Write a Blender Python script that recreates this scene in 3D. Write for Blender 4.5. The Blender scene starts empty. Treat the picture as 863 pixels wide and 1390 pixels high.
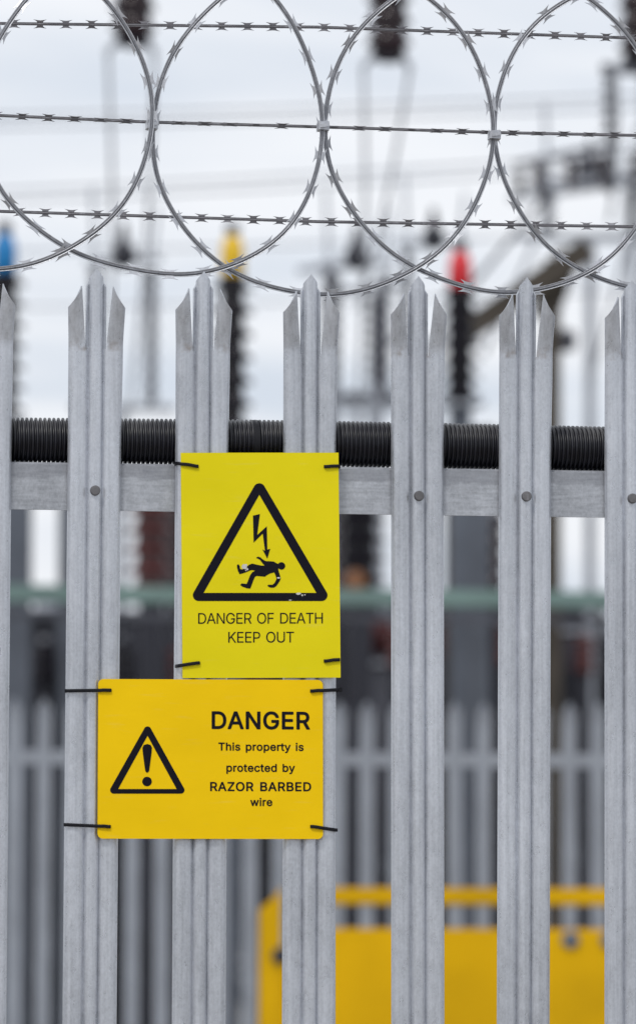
import bpy, bmesh, math, random
from mathutils import Vector, Matrix
random.seed(7)
C = bpy.context.scene.collection
PI = math.pi

# ------------------------------------------------------------------ camera (solved from the fence geometry)
YAW, PITCH, ROLL, FPX, CX, DIST, CZ = 0.15133, 0.0693, 0.00347, 6845.6, -0.69764, 6.5, 1.63
PW, PH = 863.0, 1390.0
cpos = Vector((CX, -DIST, CZ))
fw = Vector((math.sin(YAW)*math.cos(PITCH), math.cos(YAW)*math.cos(PITCH), math.sin(PITCH)))
rt = Vector((math.cos(YAW), -math.sin(YAW), 0)); up = rt.cross(fw)
rt, up = rt*math.cos(ROLL)+up*math.sin(ROLL), up*math.cos(ROLL)-rt*math.sin(ROLL)

def at(px, py, Y):
    """the place on the vertical plane y = Y that the photograph shows at (px, py)"""
    d = fw + rt*((px-PW/2)/FPX) - up*((py-PH/2)/FPX)
    return cpos + d*((Y-cpos.y)/d.y)

cam_d = bpy.data.cameras.new('camera'); cam = bpy.data.objects.new('camera', cam_d); C.objects.link(cam)
M = Matrix.Identity(4)
for i in range(3):
    M[i][0] = rt[i]; M[i][1] = up[i]; M[i][2] = -fw[i]; M[i][3] = cpos[i]
cam.matrix_world = M
cam_d.sensor_fit = 'VERTICAL'; cam_d.sensor_height = 36.0; cam_d.lens = FPX/PH*36.0
cam_d.clip_start = 0.1; cam_d.clip_end = 3000
cam_d.dof.use_dof = True; cam_d.dof.focus_distance = 6.62; cam_d.dof.aperture_fstop = 5.9
bpy.context.scene.camera = cam

# ------------------------------------------------------------------ materials
def node_mat(name):
    m = bpy.data.materials.new(name); m.use_nodes = True
    nt = m.node_tree; b = nt.nodes['Principled BSDF']
    return m, nt, b

def simple(name, col, rough=0.5, metal=0.0, var=0.12, scale=6.0, bump=0.0, spec=0.5):
    """one colour with cloudy wear and a little roughness variation"""
    m, nt, b = node_mat(name); N = nt.nodes; L = nt.links
    tc = N.new('ShaderNodeTexCoord')
    n = N.new('ShaderNodeTexNoise'); n.inputs['Scale'].default_value = scale; n.inputs['Detail'].default_value = 5
    L.new(tc.outputs['Object'], n.inputs['Vector'])
    r = N.new('ShaderNodeValToRGB'); r.color_ramp.elements[0].position = .3; r.color_ramp.elements[1].position = .7
    r.color_ramp.elements[0].color = (*[c*(1-var) for c in col], 1); r.color_ramp.elements[1].color = (*[min(1, c*(1+var)) for c in col], 1)
    L.new(n.outputs['Fac'], r.inputs['Fac']); L.new(r.outputs['Color'], b.inputs['Base Color'])
    mr = N.new('ShaderNodeMapRange'); mr.inputs['To Min'].default_value = max(0, rough-.08); mr.inputs['To Max'].default_value = min(1, rough+.08)
    L.new(n.outputs['Fac'], mr.inputs['Value']); L.new(mr.outputs['Result'], b.inputs['Roughness'])
    b.inputs['Metallic'].default_value = metal; b.inputs['Specular IOR Level'].default_value = spec
    if bump:
        bp = N.new('ShaderNodeBump'); bp.inputs['Strength'].default_value = bump; bp.inputs['Distance'].default_value = .001
        L.new(n.outputs['Fac'], bp.inputs['Height']); L.new(bp.outputs['Normal'], b.inputs['Normal'])
    return m

def galvanised(name, base=(.54,.56,.60), metal=.6, rough=.34, stretch=(1,1,.03), stain=False, amp=.62):
    """hot-dip zinc: fine mottling, drawn-out vertical streaks, white bloom, small specks"""
    m, nt, b = node_mat(name); N = nt.nodes; L = nt.links
    tc = N.new('ShaderNodeTexCoord'); oi = N.new('ShaderNodeObjectInfo')
    off = N.new('ShaderNodeVectorMath'); off.operation = 'MULTIPLY_ADD'
    comb = N.new('ShaderNodeCombineXYZ')
    for i in range(3): L.new(oi.outputs['Random'], comb.inputs[i])
    L.new(comb.outputs[0], off.inputs[0]); off.inputs[1].default_value = (7.3, 3.1, 5.7); L.new(tc.outputs['Object'], off.inputs[2])
    def noise(scale, detail, st, rgh=.55):
        mp = N.new('ShaderNodeMapping'); mp.inputs['Scale'].default_value = st; L.new(off.outputs[0], mp.inputs['Vector'])
        n = N.new('ShaderNodeTexNoise'); n.inputs['Scale'].default_value = scale; n.inputs['Detail'].default_value = detail
        n.inputs['Roughness'].default_value = rgh
        L.new(mp.outputs[0], n.inputs['Vector']); return n.outputs['Fac']
    fine = noise(620, 4, (1, 1, .45), .7); mid = noise(95, 5, (1, 1, .5)); streak = noise(230, 3, stretch); big = noise(9, 3, (1, 1, .5))
    vo = N.new('ShaderNodeTexVoronoi'); vo.inputs['Scale'].default_value = 240; L.new(off.outputs[0], vo.inputs['Vector'])
    def math_(op, a, bb=None, cc=None):
        n = N.new('ShaderNodeMath'); n.operation = op
        for i, v in enumerate((a, bb, cc)):
            if v is None: continue
            if isinstance(v, (int, float)): n.inputs[i].default_value = v
            else: L.new(v, n.inputs[i])
        return n.outputs[0]
    s = math_('MULTIPLY', math_('SUBTRACT', fine, .5), .6*amp)
    s = math_('MULTIPLY_ADD', math_('SUBTRACT', mid, .5), .6*amp, s)
    s = math_('MULTIPLY_ADD', math_('SUBTRACT', streak, .5), .8*amp, s)
    s = math_('MULTIPLY_ADD', math_('SUBTRACT', big, .5), .9*amp, s)
    s = math_('MULTIPLY_ADD', math_('SUBTRACT', vo.outputs['Distance'], .4), .22*amp, s)
    f = math_('ADD', s, 1.0)
    vm = N.new('ShaderNodeVectorMath'); vm.operation = 'SCALE'; vm.inputs[0].default_value = base; L.new(f, vm.inputs['Scale'])
    col = vm.outputs[0]
    # white zinc bloom
    ramp = N.new('ShaderNodeValToRGB'); ramp.color_ramp.elements[0].position = .58; ramp.color_ramp.elements[1].position = .72
    L.new(mid, ramp.inputs['Fac'])
    mx = N.new('ShaderNodeMix'); mx.data_type = 'RGBA'; L.new(math_('MULTIPLY', ramp.outputs['Color'], .35), mx.inputs[0])
    L.new(col, mx.inputs[6]); mx.inputs[7].default_value = (.56, .58, .62, 1); col = mx.outputs[2]
    if stain:      # brown bleed held in the 'stain' attribute (bend of each tine)
        a = N.new('ShaderNodeAttribute'); a.attribute_name = 'stain'
        rs_ = N.new('ShaderNodeMapRange'); rs_.inputs['From Min'].default_value = .46; rs_.inputs['From Max'].default_value = .66; rs_.inputs['To Max'].default_value = .75
        L.new(noise(60, 4, (1,1,1)), rs_.inputs['Value']); ramp_s = rs_.outputs['Result']
        mx2 = N.new('ShaderNodeMix'); mx2.data_type = 'RGBA'
        L.new(math_('MULTIPLY', a.outputs['Fac'], ramp_s), mx2.inputs[0])
        L.new(col, mx2.inputs[6]); mx2.inputs[7].default_value = (.20, .135, .085, 1); col = mx2.outputs[2]
    L.new(col, b.inputs['Base Color'])
    b.inputs['Metallic'].default_value = metal
    L.new(math_('MULTIPLY_ADD', math_('SUBTRACT', mid, .5), .5, rough), b.inputs['Roughness'])
    bp = N.new('ShaderNodeBump'); bp.inputs['Strength'].default_value = .35; bp.inputs['Distance'].default_value = .0006
    L.new(math_('ADD', fine, mid), bp.inputs['Height']); L.new(bp.outputs['Normal'], b.inputs['Normal'])
    return m

def sign_paint(name, col, rough=.38):
    """printed plastic sheet: faint fading, grime running down from the top edge, fine dusting"""
    m, nt, b = node_mat(name); N = nt.nodes; L = nt.links
    tc = N.new('ShaderNodeTexCoord')
    def noise(sc, st, det=5):
        mp = N.new('ShaderNodeMapping'); mp.inputs['Scale'].default_value = st; L.new(tc.outputs['Object'], mp.inputs['Vector'])
        n = N.new('ShaderNodeTexNoise'); n.inputs['Scale'].default_value = sc; n.inputs['Detail'].default_value = det
        L.new(mp.outputs[0], n.inputs['Vector']); return n.outputs['Fac']
    a = noise(7, (1, 1, 1.6)); c = noise(60, (.35, 1, 3)); d = noise(900, (1, 1, 1), 2)
    r = N.new('ShaderNodeValToRGB'); r.color_ramp.elements[0].position = .25; r.color_ramp.elements[1].position = .75
    r.color_ramp.elements[0].color = (*[v*.93 for v in col], 1); r.color_ramp.elements[1].color = (*[min(1, v*1.06) for v in col[:2]], col[2]*1.5+.002, 1)
    L.new(a, r.inputs['Fac'])
    r2 = N.new('ShaderNodeValToRGB'); r2.color_ramp.elements[0].position = .60; r2.color_ramp.elements[1].position = .80
    L.new(c, r2.inputs['Fac'])
    mm = N.new('ShaderNodeMath'); mm.operation = 'MULTIPLY'; mm.inputs[1].default_value = .09; L.new(r2.outputs['Color'], mm.inputs[0])
    mx = N.new('ShaderNodeMix'); mx.data_type = 'RGBA'; L.new(mm.outputs[0], mx.inputs[0]); L.new(r.outputs['Color'], mx.inputs[6]); mx.inputs[7].default_value = (.62, .58, .38, 1)
    r3 = N.new('ShaderNodeValToRGB'); r3.color_ramp.elements[0].position = .70; r3.color_ramp.elements[1].position = .76
    L.new(d, r3.inputs['Fac'])
    m3 = N.new('ShaderNodeMath'); m3.operation = 'MULTIPLY'; m3.inputs[1].default_value = .5; L.new(r3.outputs['Color'], m3.inputs[0])
    mx2 = N.new('ShaderNodeMix'); mx2.data_type = 'RGBA'; L.new(m3.outputs[0], mx2.inputs[0]); L.new(mx.outputs[2], mx2.inputs[6]); mx2.inputs[7].default_value = (.30, .25, .08, 1)
    L.new(mx2.outputs[2], b.inputs['Base Color'])
    mr = N.new('ShaderNodeMapRange'); mr.inputs['To Min'].default_value = rough-.08; mr.inputs['To Max'].default_value = rough+.12
    L.new(a, mr.inputs['Value']); L.new(mr.outputs['Result'], b.inputs['Roughness'])
    b.inputs['Specular IOR Level'].default_value = .14
    bp = N.new('ShaderNodeBump'); bp.inputs['Strength'].default_value = .2; bp.inputs['Distance'].default_value = .002
    L.new(a, bp.inputs['Height']); L.new(bp.outputs['Normal'], b.inputs['Normal'])
    return m

m_pale = galvanised('galvanised_pale', stain=True)
m_rail = galvanised('galvanised_rail', base=(.42,.435,.465), stretch=(.12,1,1), rough=.5, amp=.9)
def dark_band(m, z0, dark):  # mixes a darker band with a noisy edge into the colour above z0
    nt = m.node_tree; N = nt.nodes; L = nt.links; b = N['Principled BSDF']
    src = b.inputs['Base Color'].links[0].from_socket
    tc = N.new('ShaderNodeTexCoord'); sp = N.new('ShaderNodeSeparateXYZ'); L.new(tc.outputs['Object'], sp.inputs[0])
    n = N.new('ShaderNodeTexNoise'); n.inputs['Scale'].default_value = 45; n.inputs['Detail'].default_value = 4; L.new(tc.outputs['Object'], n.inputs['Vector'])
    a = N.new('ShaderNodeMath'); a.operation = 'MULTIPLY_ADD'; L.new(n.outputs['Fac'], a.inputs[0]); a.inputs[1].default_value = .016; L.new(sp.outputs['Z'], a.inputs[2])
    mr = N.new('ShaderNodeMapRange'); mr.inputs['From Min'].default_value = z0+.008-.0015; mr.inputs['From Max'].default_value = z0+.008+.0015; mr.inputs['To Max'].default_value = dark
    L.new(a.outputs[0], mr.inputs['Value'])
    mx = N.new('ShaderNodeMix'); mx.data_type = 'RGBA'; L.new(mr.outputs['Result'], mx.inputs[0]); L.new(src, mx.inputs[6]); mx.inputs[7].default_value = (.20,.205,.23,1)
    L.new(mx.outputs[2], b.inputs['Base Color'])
dark_band(m_rail, 2.128, .42)
m_bolt = galvanised('galvanised_bolt', base=(.16,.155,.16), rough=.5, metal=.5)
m_tape = galvanised('razor_tape', base=(.48,.49,.52), metal=.5, rough=.36, stretch=(1,1,1), amp=.6)
m_core = galvanised('core_wire', base=(.22,.225,.245), metal=.5, rough=.34, stretch=(1,1,1))
m_line = galvanised('line_wire', base=(.20,.195,.21), metal=.4, rough=.45, stretch=(1,1,1))
m_conduit = simple('black_conduit_plastic', (.007,.007,.012), .4, 0, .3, 60, .1)
def top_highlight(m, col, amt):  # top highlight put into the colour: upward faces mixed paler, broken by noise
    nt = m.node_tree; N = nt.nodes; L = nt.links; b = N['Principled BSDF']; src = b.inputs['Base Color'].links[0].from_socket
    g = N.new('ShaderNodeNewGeometry'); sp = N.new('ShaderNodeSeparateXYZ'); L.new(g.outputs['Normal'], sp.inputs[0])
    tc = N.new('ShaderNodeTexCoord'); n = N.new('ShaderNodeTexNoise'); n.inputs['Scale'].default_value = 28; n.inputs['Detail'].default_value = 5; L.new(tc.outputs['Object'], n.inputs['Vector'])
    mr = N.new('ShaderNodeMapRange'); mr.inputs['From Min'].default_value = .15; mr.inputs['From Max'].default_value = .95; L.new(sp.outputs['Z'], mr.inputs['Value'])
    m2 = N.new('ShaderNodeMapRange'); m2.inputs['From Min'].default_value = .35; m2.inputs['From Max'].default_value = .7; m2.inputs['To Max'].default_value = amt; L.new(n.outputs['Fac'], m2.inputs['Value'])
    mu = N.new('ShaderNodeMath'); mu.operation = 'MULTIPLY'; L.new(mr.outputs['Result'], mu.inputs[0]); L.new(m2.outputs['Result'], mu.inputs[1])
    mx = N.new('ShaderNodeMix'); mx.data_type = 'RGBA'; L.new(mu.outputs[0], mx.inputs[0]); L.new(src, mx.inputs[6]); mx.inputs[7].default_value = (*col, 1)
    L.new(mx.outputs[2], b.inputs['Base Color'])
top_highlight(m_conduit, (.16,.155,.15), .7)
m_tie = simple('black_nylon', (.005,.005,.008), .5, 0, .2, 200, 0, .25)
m_lemon = sign_paint('lemon_sign_face', (.83,.70,.004), .5)
m_gold = sign_paint('golden_sign_face', (.95,.61,.0), .5)
m_ink = simple('black_ink', (.005,.004,.010), .5, 0, .25, 300, 0, .15)
m_scuff = simple('bare_scuff', (.62,.60,.58), .6, 0, .2, 300)
m_bluesteel = simple('blue_grey_steel', (.125,.14,.17), .55, .2, .2, 2)
m_palesteel = simple('pale_galvanised_steel', (.36,.38,.42), .5, .3, .15, 3)
m_darksteel = simple('dark_grey_paint', (.026,.027,.038), .6, 0, .35, 1.5)
m_radiator = simple('radiator_grey', (.075,.078,.096), .6, 0, .25, 2)
m_brown = simple('brown_porcelain', (.020,.008,.011), .2, 0, .3, 5, 0, .35)
m_redbrown = simple('red_brown_porcelain', (.10,.028,.026), .18, 0, .3, 5)
m_black = simple('black_porcelain', (.007,.005,.010), .22, 0, .3, 5, 0, .3)
m_darkred = simple('oxide_red_paint', (.13,.022,.022), .5, 0, .3, 2)
m_green = simple('weathered_green_paint', (.19,.285,.26), .55, 0, .15, 1.5)
m_wood = simple('dark_creosoted_timber', (.075,.062,.048), .8, 0, .3, 4)
m_blue = simple('blue_phase_paint', (.005,.20,.50), .4, 0, .1, 10)
m_yel = simple('yellow_phase_paint', (.80,.50,.01), .4, 0, .1, 10)
m_red = simple('red_phase_paint', (.68,.02,.03), .4, 0, .1, 10)
m_orange = simple('orange_enamel', (.26,.11,.045), .4, 0, .1, 10)
m_trailer = simple('yellow_machine_paint', (.66,.375,.0), .5, 0, .18, 2, 0, .15)
m_tyre = simple('tyre_rubber', (.02,.02,.022), .8)
m_alu = simple('aluminium_conductor', (.42,.44,.48), .45, .5, .1, 3)
m_backpale = galvanised('weathered_far_zinc', base=(.34,.365,.41), metal=.2, rough=.6)
m_ground = simple('limestone_chippings', (.26,.25,.235), .9, 0, .35, 3, .5)
m_verge = simple('rough_concrete', (.24,.22,.20), .9, 0, .25, 4, .4)
m_bark = simple('bark', (.07,.055,.045), .9)

# ------------------------------------------------------------------ object helpers
def link(name, mesh, mat, parent=None):
    o = bpy.data.objects.new(name, mesh); C.objects.link(o)
    if mat: mesh.materials.append(mat)
    if parent: o.parent = parent
    return o
def empty(name, label, cat, loc=(0,0,0), group=None):
    o = bpy.data.objects.new(name, None); C.objects.link(o); o.location = loc
    o.empty_display_size = .1
    return tag(o, label, cat, group)
def tag(o, label, cat, group=None, kind=None):
    o['label'] = label; o['category'] = cat
    if group: o['group'] = group
    if kind: o['kind'] = kind
    return o

class MB:
    """collects shapes, builds ONE mesh object"""
    def __init__(s): s.v = []; s.f = []
    def add(s, verts, faces):
        n = len(s.v); s.v += [tuple(v) for v in verts]; s.f += [tuple(i+n for i in f) for f in faces]; return s
    def box(s, c, d, R=None, bev=0):
        x, y, z = [k/2 for k in d]
        vs = [Vector((a*x, b*y, e*z)) for a in (-1, 1) for b in (-1, 1) for e in (-1, 1)]
        if R: vs = [R @ v for v in vs]
        c = Vector(c)
        return s.add([v+c for v in vs], [(0,1,3,2),(4,6,7,5),(0,4,5,1),(2,3,7,6),(0,2,6,4),(1,5,7,3)])
    def beam(s, a, b, w, h):
        a, b = Vector(a), Vector(b); d = b-a
        R = d.to_track_quat('X', 'Z').to_matrix()
        return s.box((a+b)/2, (d.length, w, h), R)
    def lathe(s, prof, o=(0,0,0), axis='Z', n=24, cap=True):
        """prof: list of (r, h)"""
        o = Vector(o); vs = []
        for r, h in prof:
            for k in range(n):
                a = 2*PI*k/n; p = (r*math.cos(a), r*math.sin(a), h)
                if axis == 'X': p = (h, p[0], p[1])
                elif axis == 'Y': p = (p[0], h, p[1])
                vs.append(o+Vector(p))
        fs = [(i*n+k, i*n+(k+1) % n, (i+1)*n+(k+1) % n, (i+1)*n+k) for i in range(len(prof)-1) for k in range(n)]
        if cap: fs += [tuple(range(n))[::-1], tuple((len(prof)-1)*n+k for k in range(n))]
        return s.add(vs, fs)
    def tube(s, pts, sec, closed=False, ref=Vector((0,1,0)), twist=None):
        """sec: closed list of (a, b) cross-section offsets: a across (in-plane), b along ref"""
        n = len(pts); m = len(sec); pts = [Vector(p) for p in pts]; vs = []
        for i, p in enumerate(pts):
            if closed: t = pts[(i+1) % n]-pts[i-1]
            else: t = pts[min(i+1, n-1)]-pts[max(i-1, 0)]
            t.normalize(); A = ref.cross(t)
            if A.length < 1e-4: A = Vector((1,0,0)).cross(t)
            A.normalize(); B = t.cross(A)
            if twist:
                c_, s_ = math.cos(twist[i]), math.sin(twist[i]); A, B = A*c_+B*s_, B*c_-A*s_
            vs += [p+A*a+B*b for a, b in sec]
        fs = [(i*m+k, i*m+(k+1) % m, ((i+1) % n)*m+(k+1) % m, ((i+1) % n)*m+k) for i in range(n if closed else n-1) for k in range(m)]
        if not closed: fs += [tuple(range(m))[::-1], tuple((n-1)*m+k for k in range(m))]
        return s.add(vs, fs)
    def build(s, name, mat, parent=None, smooth=None, bev=0, o=(0,0,0)):
        me = bpy.data.meshes.new(name)
        o = Vector(o)
        me.from_pydata([Vector(v)-o for v in s.v], [], s.f)
        bm = bmesh.new(); bm.from_mesh(me)
        bmesh.ops.recalc_face_normals(bm, faces=bm.faces)
        if bev:
            es = [e for e in bm.edges if len(e.link_faces) == 2 and e.calc_face_angle() > .6]
            bmesh.ops.bevel(bm, geom=es, offset=bev, segments=2, affect='EDGES', clamp_overlap=True)
        bm.to_mesh(me); bm.free()
        if smooth is not None:
            for p in me.polygons: p.use_smooth = True
            me.set_sharp_from_angle(angle=math.radians(smooth))
        ob = link(name, me, mat, parent)
        if o.length: ob.location = o
        return ob
def circ(r, n=10, r2=None):
    return [(r*math.cos(2*PI*k/n), (r2 or r)*math.sin(2*PI*k/n)) for k in range(n)]

# ------------------------------------------------------------------ ground
MB().add([(-600,-600,0),(600,-600,0),(600,1500,0),(-600,1500,0)], [(0,1,2,3)]).build('ground', m_ground)['kind'] = 'structure'
MB().add([(-30,-9,.004),(30,-9,.004),(30,.35,.004),(-30,.35,.004)], [(0,1,2,3)]).build('path', m_verge)['kind'] = 'structure'

# ------------------------------------------------------------------ palisade pales
PITCHX, TIP = .1425, 2.4
def make_pale_mesh(fine=True):
    """W-section pale with a three-pronged splayed head; local origin at its foot, x across, -y towards the road"""
    prof = [(-32.6,9.6),(-31.4,6.0),(-29.0,3.4),(-25,2.2),(-21,2.9),(-17.5,3.2),(-16.6,3.5),(-14.6,4.2),(-13.4,4.9),(-11.9,6.3),(-10.3,7.8),(-8.7,8.3),(-7.4,6.7),(-6.0,3.3),(-4.3,1.0),(-2.3,.15),(0,0)]
    prof = prof + [(-x, y) for x, y in prof[-2::-1]]
    zb = TIP-.101                       # where the outer tines bend
    xs = [p[0] for p in prof]
    def widen(z):                       # the section flattens and widens towards the split head
        t = max(0, min(1, (z-(TIP-.235))/.14)); t = t*t*(3-2*t); return t
    def place(x, y, z, tine=0):
        t = widen(z); X = x*(1+.03*t*max(0, (abs(x)-10)/22)); Y = y*(1-.45*t*max(0, (abs(x)-12)/20))
        if tine:
            q = max(0, (z-zb)/.080); e = q*q/(q+.12)*1.0
            X += tine*(3.2*e + 4.3*min(q,1)*(1-(abs(x)-14.6)/18)); Y -= 17*e
            Y += 2.2*e*abs(abs(x)-24)/9 # tine slightly cupped
        return (X/1000, Y/1000, z)
    bm = bmesh.new(); lay = bm.verts.layers.float.new('stain')
    zr = [.03, .5, 1.0, 1.4, 1.7, 1.95, 2.1] + [TIP-.235+.014*k for k in range(10)] + [zb-.004]
    def strip(cols, zfun, rows, tine=0, base=None):
        grid = []
        for r in range(rows+1):
            row = []
            for c, (x, y) in enumerate(cols):
                if r == 0 and base: row.append(base[c]); continue
                z0 = zb-.004; z1 = zfun(x); z = z0+(z1-z0)*r/rows
                v = bm.verts.new(place(x, y, z, tine)); 
                if tine: v[lay] = math.exp(-((z-zb+.002)/.0075)**2)*(.9 if abs(x) < 29 else .35)
                row.append(v)
            grid.append(row)
        for r in range(rows):
            for c in range(len(cols)-1):
                bm.faces.new((grid[r][c], grid[r][c+1], grid[r+1][c+1], grid[r+1][c]))
    rows = []
    for z in zr: rows.append([bm.verts.new(place(x, y, z)) for x, y in prof])
    for r in range(len(rows)-1):
        for c in range(len(prof)-1): bm.faces.new((rows[r][c], rows[r][c+1], rows[r+1][c+1], rows[r+1][c]))
    top = rows[-1]
    for i, (x, y) in enumerate(prof):
        if abs(x) > 12: top[i][lay] = .75 if 14 < abs(x) < 29 else .3
    iL = [i for i, x in enumerate(xs) if x <= -14.5]; iC = [i for i, x in enumerate(xs) if abs(x) <= 13.5]; iR = [i for i, x in enumerate(xs) if x >= 14.5]
    sh = .0228
    strip([prof[i] for i in iC], lambda x: TIP-sh*(abs(x)/13.4)**1.0, 9, 0, [top[i] for i in iC])
    # three tip columns come from the exact profile; the tine tip sits near the slot
    def tine_top(x):
        d = (abs(x)-14.6)/18.0
        return TIP-.0238-.0275*max(0, d)**.9
    strip([prof[i] for i in iL], tine_top, 10, -1, [top[i] for i in iL])
    strip([prof[i] for i in iR], tine_top, 10, 1, [top[i] for i in iR])
    bmesh.ops.recalc_face_normals(bm, faces=bm.faces)
    if sum(f.normal.y*f.calc_area() for f in bm.faces) < 0: bmesh.ops.reverse_faces(bm, faces=bm.faces)
    bmesh.ops.solidify(bm, geom=bm.faces[:], thickness=.0026)
    bmesh.ops.recalc_face_normals(bm, faces=bm.faces)
    me = bpy.data.meshes.new('pale'); bm.to_mesh(me); bm.free()
    for p in me.polygons: p.use_smooth = True
    me.set_sharp_from_angle(angle=math.radians(38))
    return me
pale_me = make_pale_mesh()
ymin = min(v.co.y for v in pale_me.vertices if v.co.z < 2)     # front of the rib
for v in pale_me.vertices: v.co.y -= ymin

def bolt_mesh():
    bm = bmesh.new()
    r = .0066
    prof = [(r*1.0, .001), (r*1.03, -.0006), (r*1.0, -.0038), (r*.86, -.0050), (r*.4, -.0052)]
    b = MB(); b.lathe(prof, axis='Y', n=18); return b
bolt_zs = (2.1099, .42)

def make_fence(name, label, x0, Y, n, tip_top, mats, near):
    root = empty(name, label, 'fence', (x0, Y, 0))
    mp, mr_ = mats
    # per-pale unevenness of the near fence as photographed: (dx at the tip, dx at the foot end of the picture, dz), mm
    uneven = {0: (1.7, 0, .3), 1: (-.4, -.8, -.2), 2: (-1.3, .4, -.8), 3: (-1.2, 1.4, -.5), 4: (1.0, -1.2, .9), 5: (.1, -.2, .1)}
    for k in range(-n[0], n[1]+1):
        me = pale_me
        o = link('pale', me, None, root) if me.materials else link('pale', me, mp, root)
        if not near: o.material_slots[0].link = 'OBJECT'; o.material_slots[0].material = mp
        a, b, dz = uneven.get(k, (random.uniform(-1.5, 1.5), random.uniform(-1, 1), random.uniform(-1, 1))) if near else (random.uniform(-3, 3), random.uniform(-3, 3), random.uniform(-4, 4))
        ang = (a-b)/870.0
        o.location = (k*PITCHX + (b - (a-b)/870*1500)/1000, 0, (tip_top-TIP)+dz/1000)
        o.rotation_euler = (0, ang, random.uniform(-.012, .012))
        if near:
            for j, bz in enumerate(bolt_zs):
                bo = link('bolt', bolt_me, None, o); bo.location = (0, .0003 if not (k in (1, 2) and bz > 1) else .0046, bz); bo.rotation_euler = (0, random.uniform(0, 6), 0)
    L0, L1 = -n[0]*PITCHX-.1, n[1]*PITCHX+.1
    for zc in (2.1165, .42):
        r = MB()
        # angle section: upright leg with folded top leg going back
        yb = .0150; h = .062; t = .005; zz = zc+(tip_top-TIP)
        sec = [(yb, zz-h/2), (yb, zz+h/2-.003), (yb+.003, zz+h/2), (yb+.062, zz+h/2), (yb+.062, zz+h/2-t), (yb+t+.002, zz+h/2-t), (yb+t, zz+h/2-t-.002), (yb+t, zz-h/2)]
        xs = [L0+(L1-L0)*i/24 for i in range(25)]
        vs = [(x, y, z) for x in xs for y, z in sec]; m = len(sec)
        fs = [(i*m+k, i*m+(k+1) % m, (i+1)*m+(k+1) % m, (i+1)*m+k) for i in range(24) for k in range(m)] + [tuple(range(m)), tuple(24*m+k for k in range(m))[::-1]]
        r.add(vs, fs).build('rail', mr_, root, smooth=35)
    # I-section posts on concrete feet, outside the picture
    step = 2.75
    px = L0+.2
    while px < L1:
        p = MB(); hh = (3.0 if near else 2.3)
        p.box((px, .120, hh/2), (.10, .006, hh)); p.box((px, .214, hh/2), (.10, .006, hh)); p.box((px, .167, hh/2), (.006, .088, hh))
        p.build('post', mr_, root)
        MB().box((px, .105, 2.108), (.06, .03, .04)).build('bracket', mr_, root)
        MB().lathe([(.17,0),(.17,.05),(.12,.09)], (px,.167,0), n=20).build('concrete_footing', m_verge, root)
        px += step if near else 2.85
    return root
bolt_ob = bolt_mesh().build('bolt', m_bolt, None, smooth=40); bolt_me = bolt_ob.data; bpy.data.objects.remove(bolt_ob)
pale_me.materials.append(m_pale)
front = make_fence('palisade_fence', 'near galvanised steel palisade fence with three-pronged pales, holding two yellow signs', 0, 0, (9, 11), TIP, (m_pale, m_rail), True)
def at_x(px, Y): return at(px, 1040, Y).x
BY = 17.6
back = make_fence('palisade_fence', 'blurred second palisade fence standing behind the near one, in front of the switchgear', at_x(20, BY), BY, (30, 40), 2.41, (m_backpale, m_backpale), False)

# ------------------------------------------------------------------ corrugated conduit lying on the rail
Yc = .048; rc = .0305
zc0 = 2.1165+.031+rc-.0005
b = MB(); P = .0059; prof = []
x = -1.45
while x < 2.0:
    for u, r in ((0, .86), (.16, .87), (.30, .985), (.42, 1.0), (.62, 1.0), (.74, .985), (.9, .87)): prof.append((rc*r, x+P*u))
    x += P
sag = lambda x: .0016*math.sin(x*2.3+.6)+.0010*math.sin(x*5.1)
n_ = 28
b.lathe(prof, (0, Yc, zc0), axis='X', n=n_)
b.v = [(vx, vy+.5*sag(vx*1.3+1), vz+max(0, sag(vx))) for vx, vy, vz in b.v]
tag(b.build('conduit', m_conduit, None, smooth=50), 'black corrugated plastic conduit lying along the top of the fence rail', 'conduit')

def cable_tie(pts, label, head=None, w=.0043, t=.0014, group='black cable ties holding the signs', tail=0):
    root = empty('cable_tie', label, 'cable tie', pts[0], group)
    # smooth path
    P_ = [Vector(p) for p in pts]; path = []
    for i in range(len(P_)-1):
        p0, p1, p2, p3 = P_[max(0, i-1)], P_[i], P_[i+1], P_[min(len(P_)-1, i+2)]
        for k in range(6):
            s = k/6; path.append(.5*((2*p1)+(p2-p0)*s+(2*p0-5*p1+4*p2-p3)*s*s+(3*p1-p0-3*p2+p3)*s**3))
    path.append(P_[-1])
    o3 = Vector(pts[0])
    mb = MB(); vs = []; m = 8
    for i, p in enumerate(path):
        tt = (path[min(i+1, len(path)-1)]-path[max(i-1, 0)]).normalized()
        Bv = Vector((0,0,1)); Nv = tt.cross(Bv).normalized(); Bv = Nv.cross(tt)
        sc = .55 if i == 0 else 1
        for a, bb in ((-1,-.6),(-.7,-1),(.7,-1),(1,-.6),(1,.6),(.7,1),(-.7,1),(-1,.6)): vs.append(p+Bv*(a*w/2*sc)+Nv*(bb*t/2)-o3)
    fs = [(i*m+k, i*m+(k+1) % m, (i+1)*m+(k+1) % m, (i+1)*m+k) for i in range(len(path)-1) for k in range(m)]+[tuple(range(m)), tuple((len(path)-1)*m+k for k in range(m))]
    mb.add(vs, fs).build('strap', m_tie, root, smooth=40)
    if head is not None:
        MB().box(Vector(head)-o3, (.0045, .0048, .0062)).build('locking_head', m_tie, root, bev=.0008)
    return root

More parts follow.
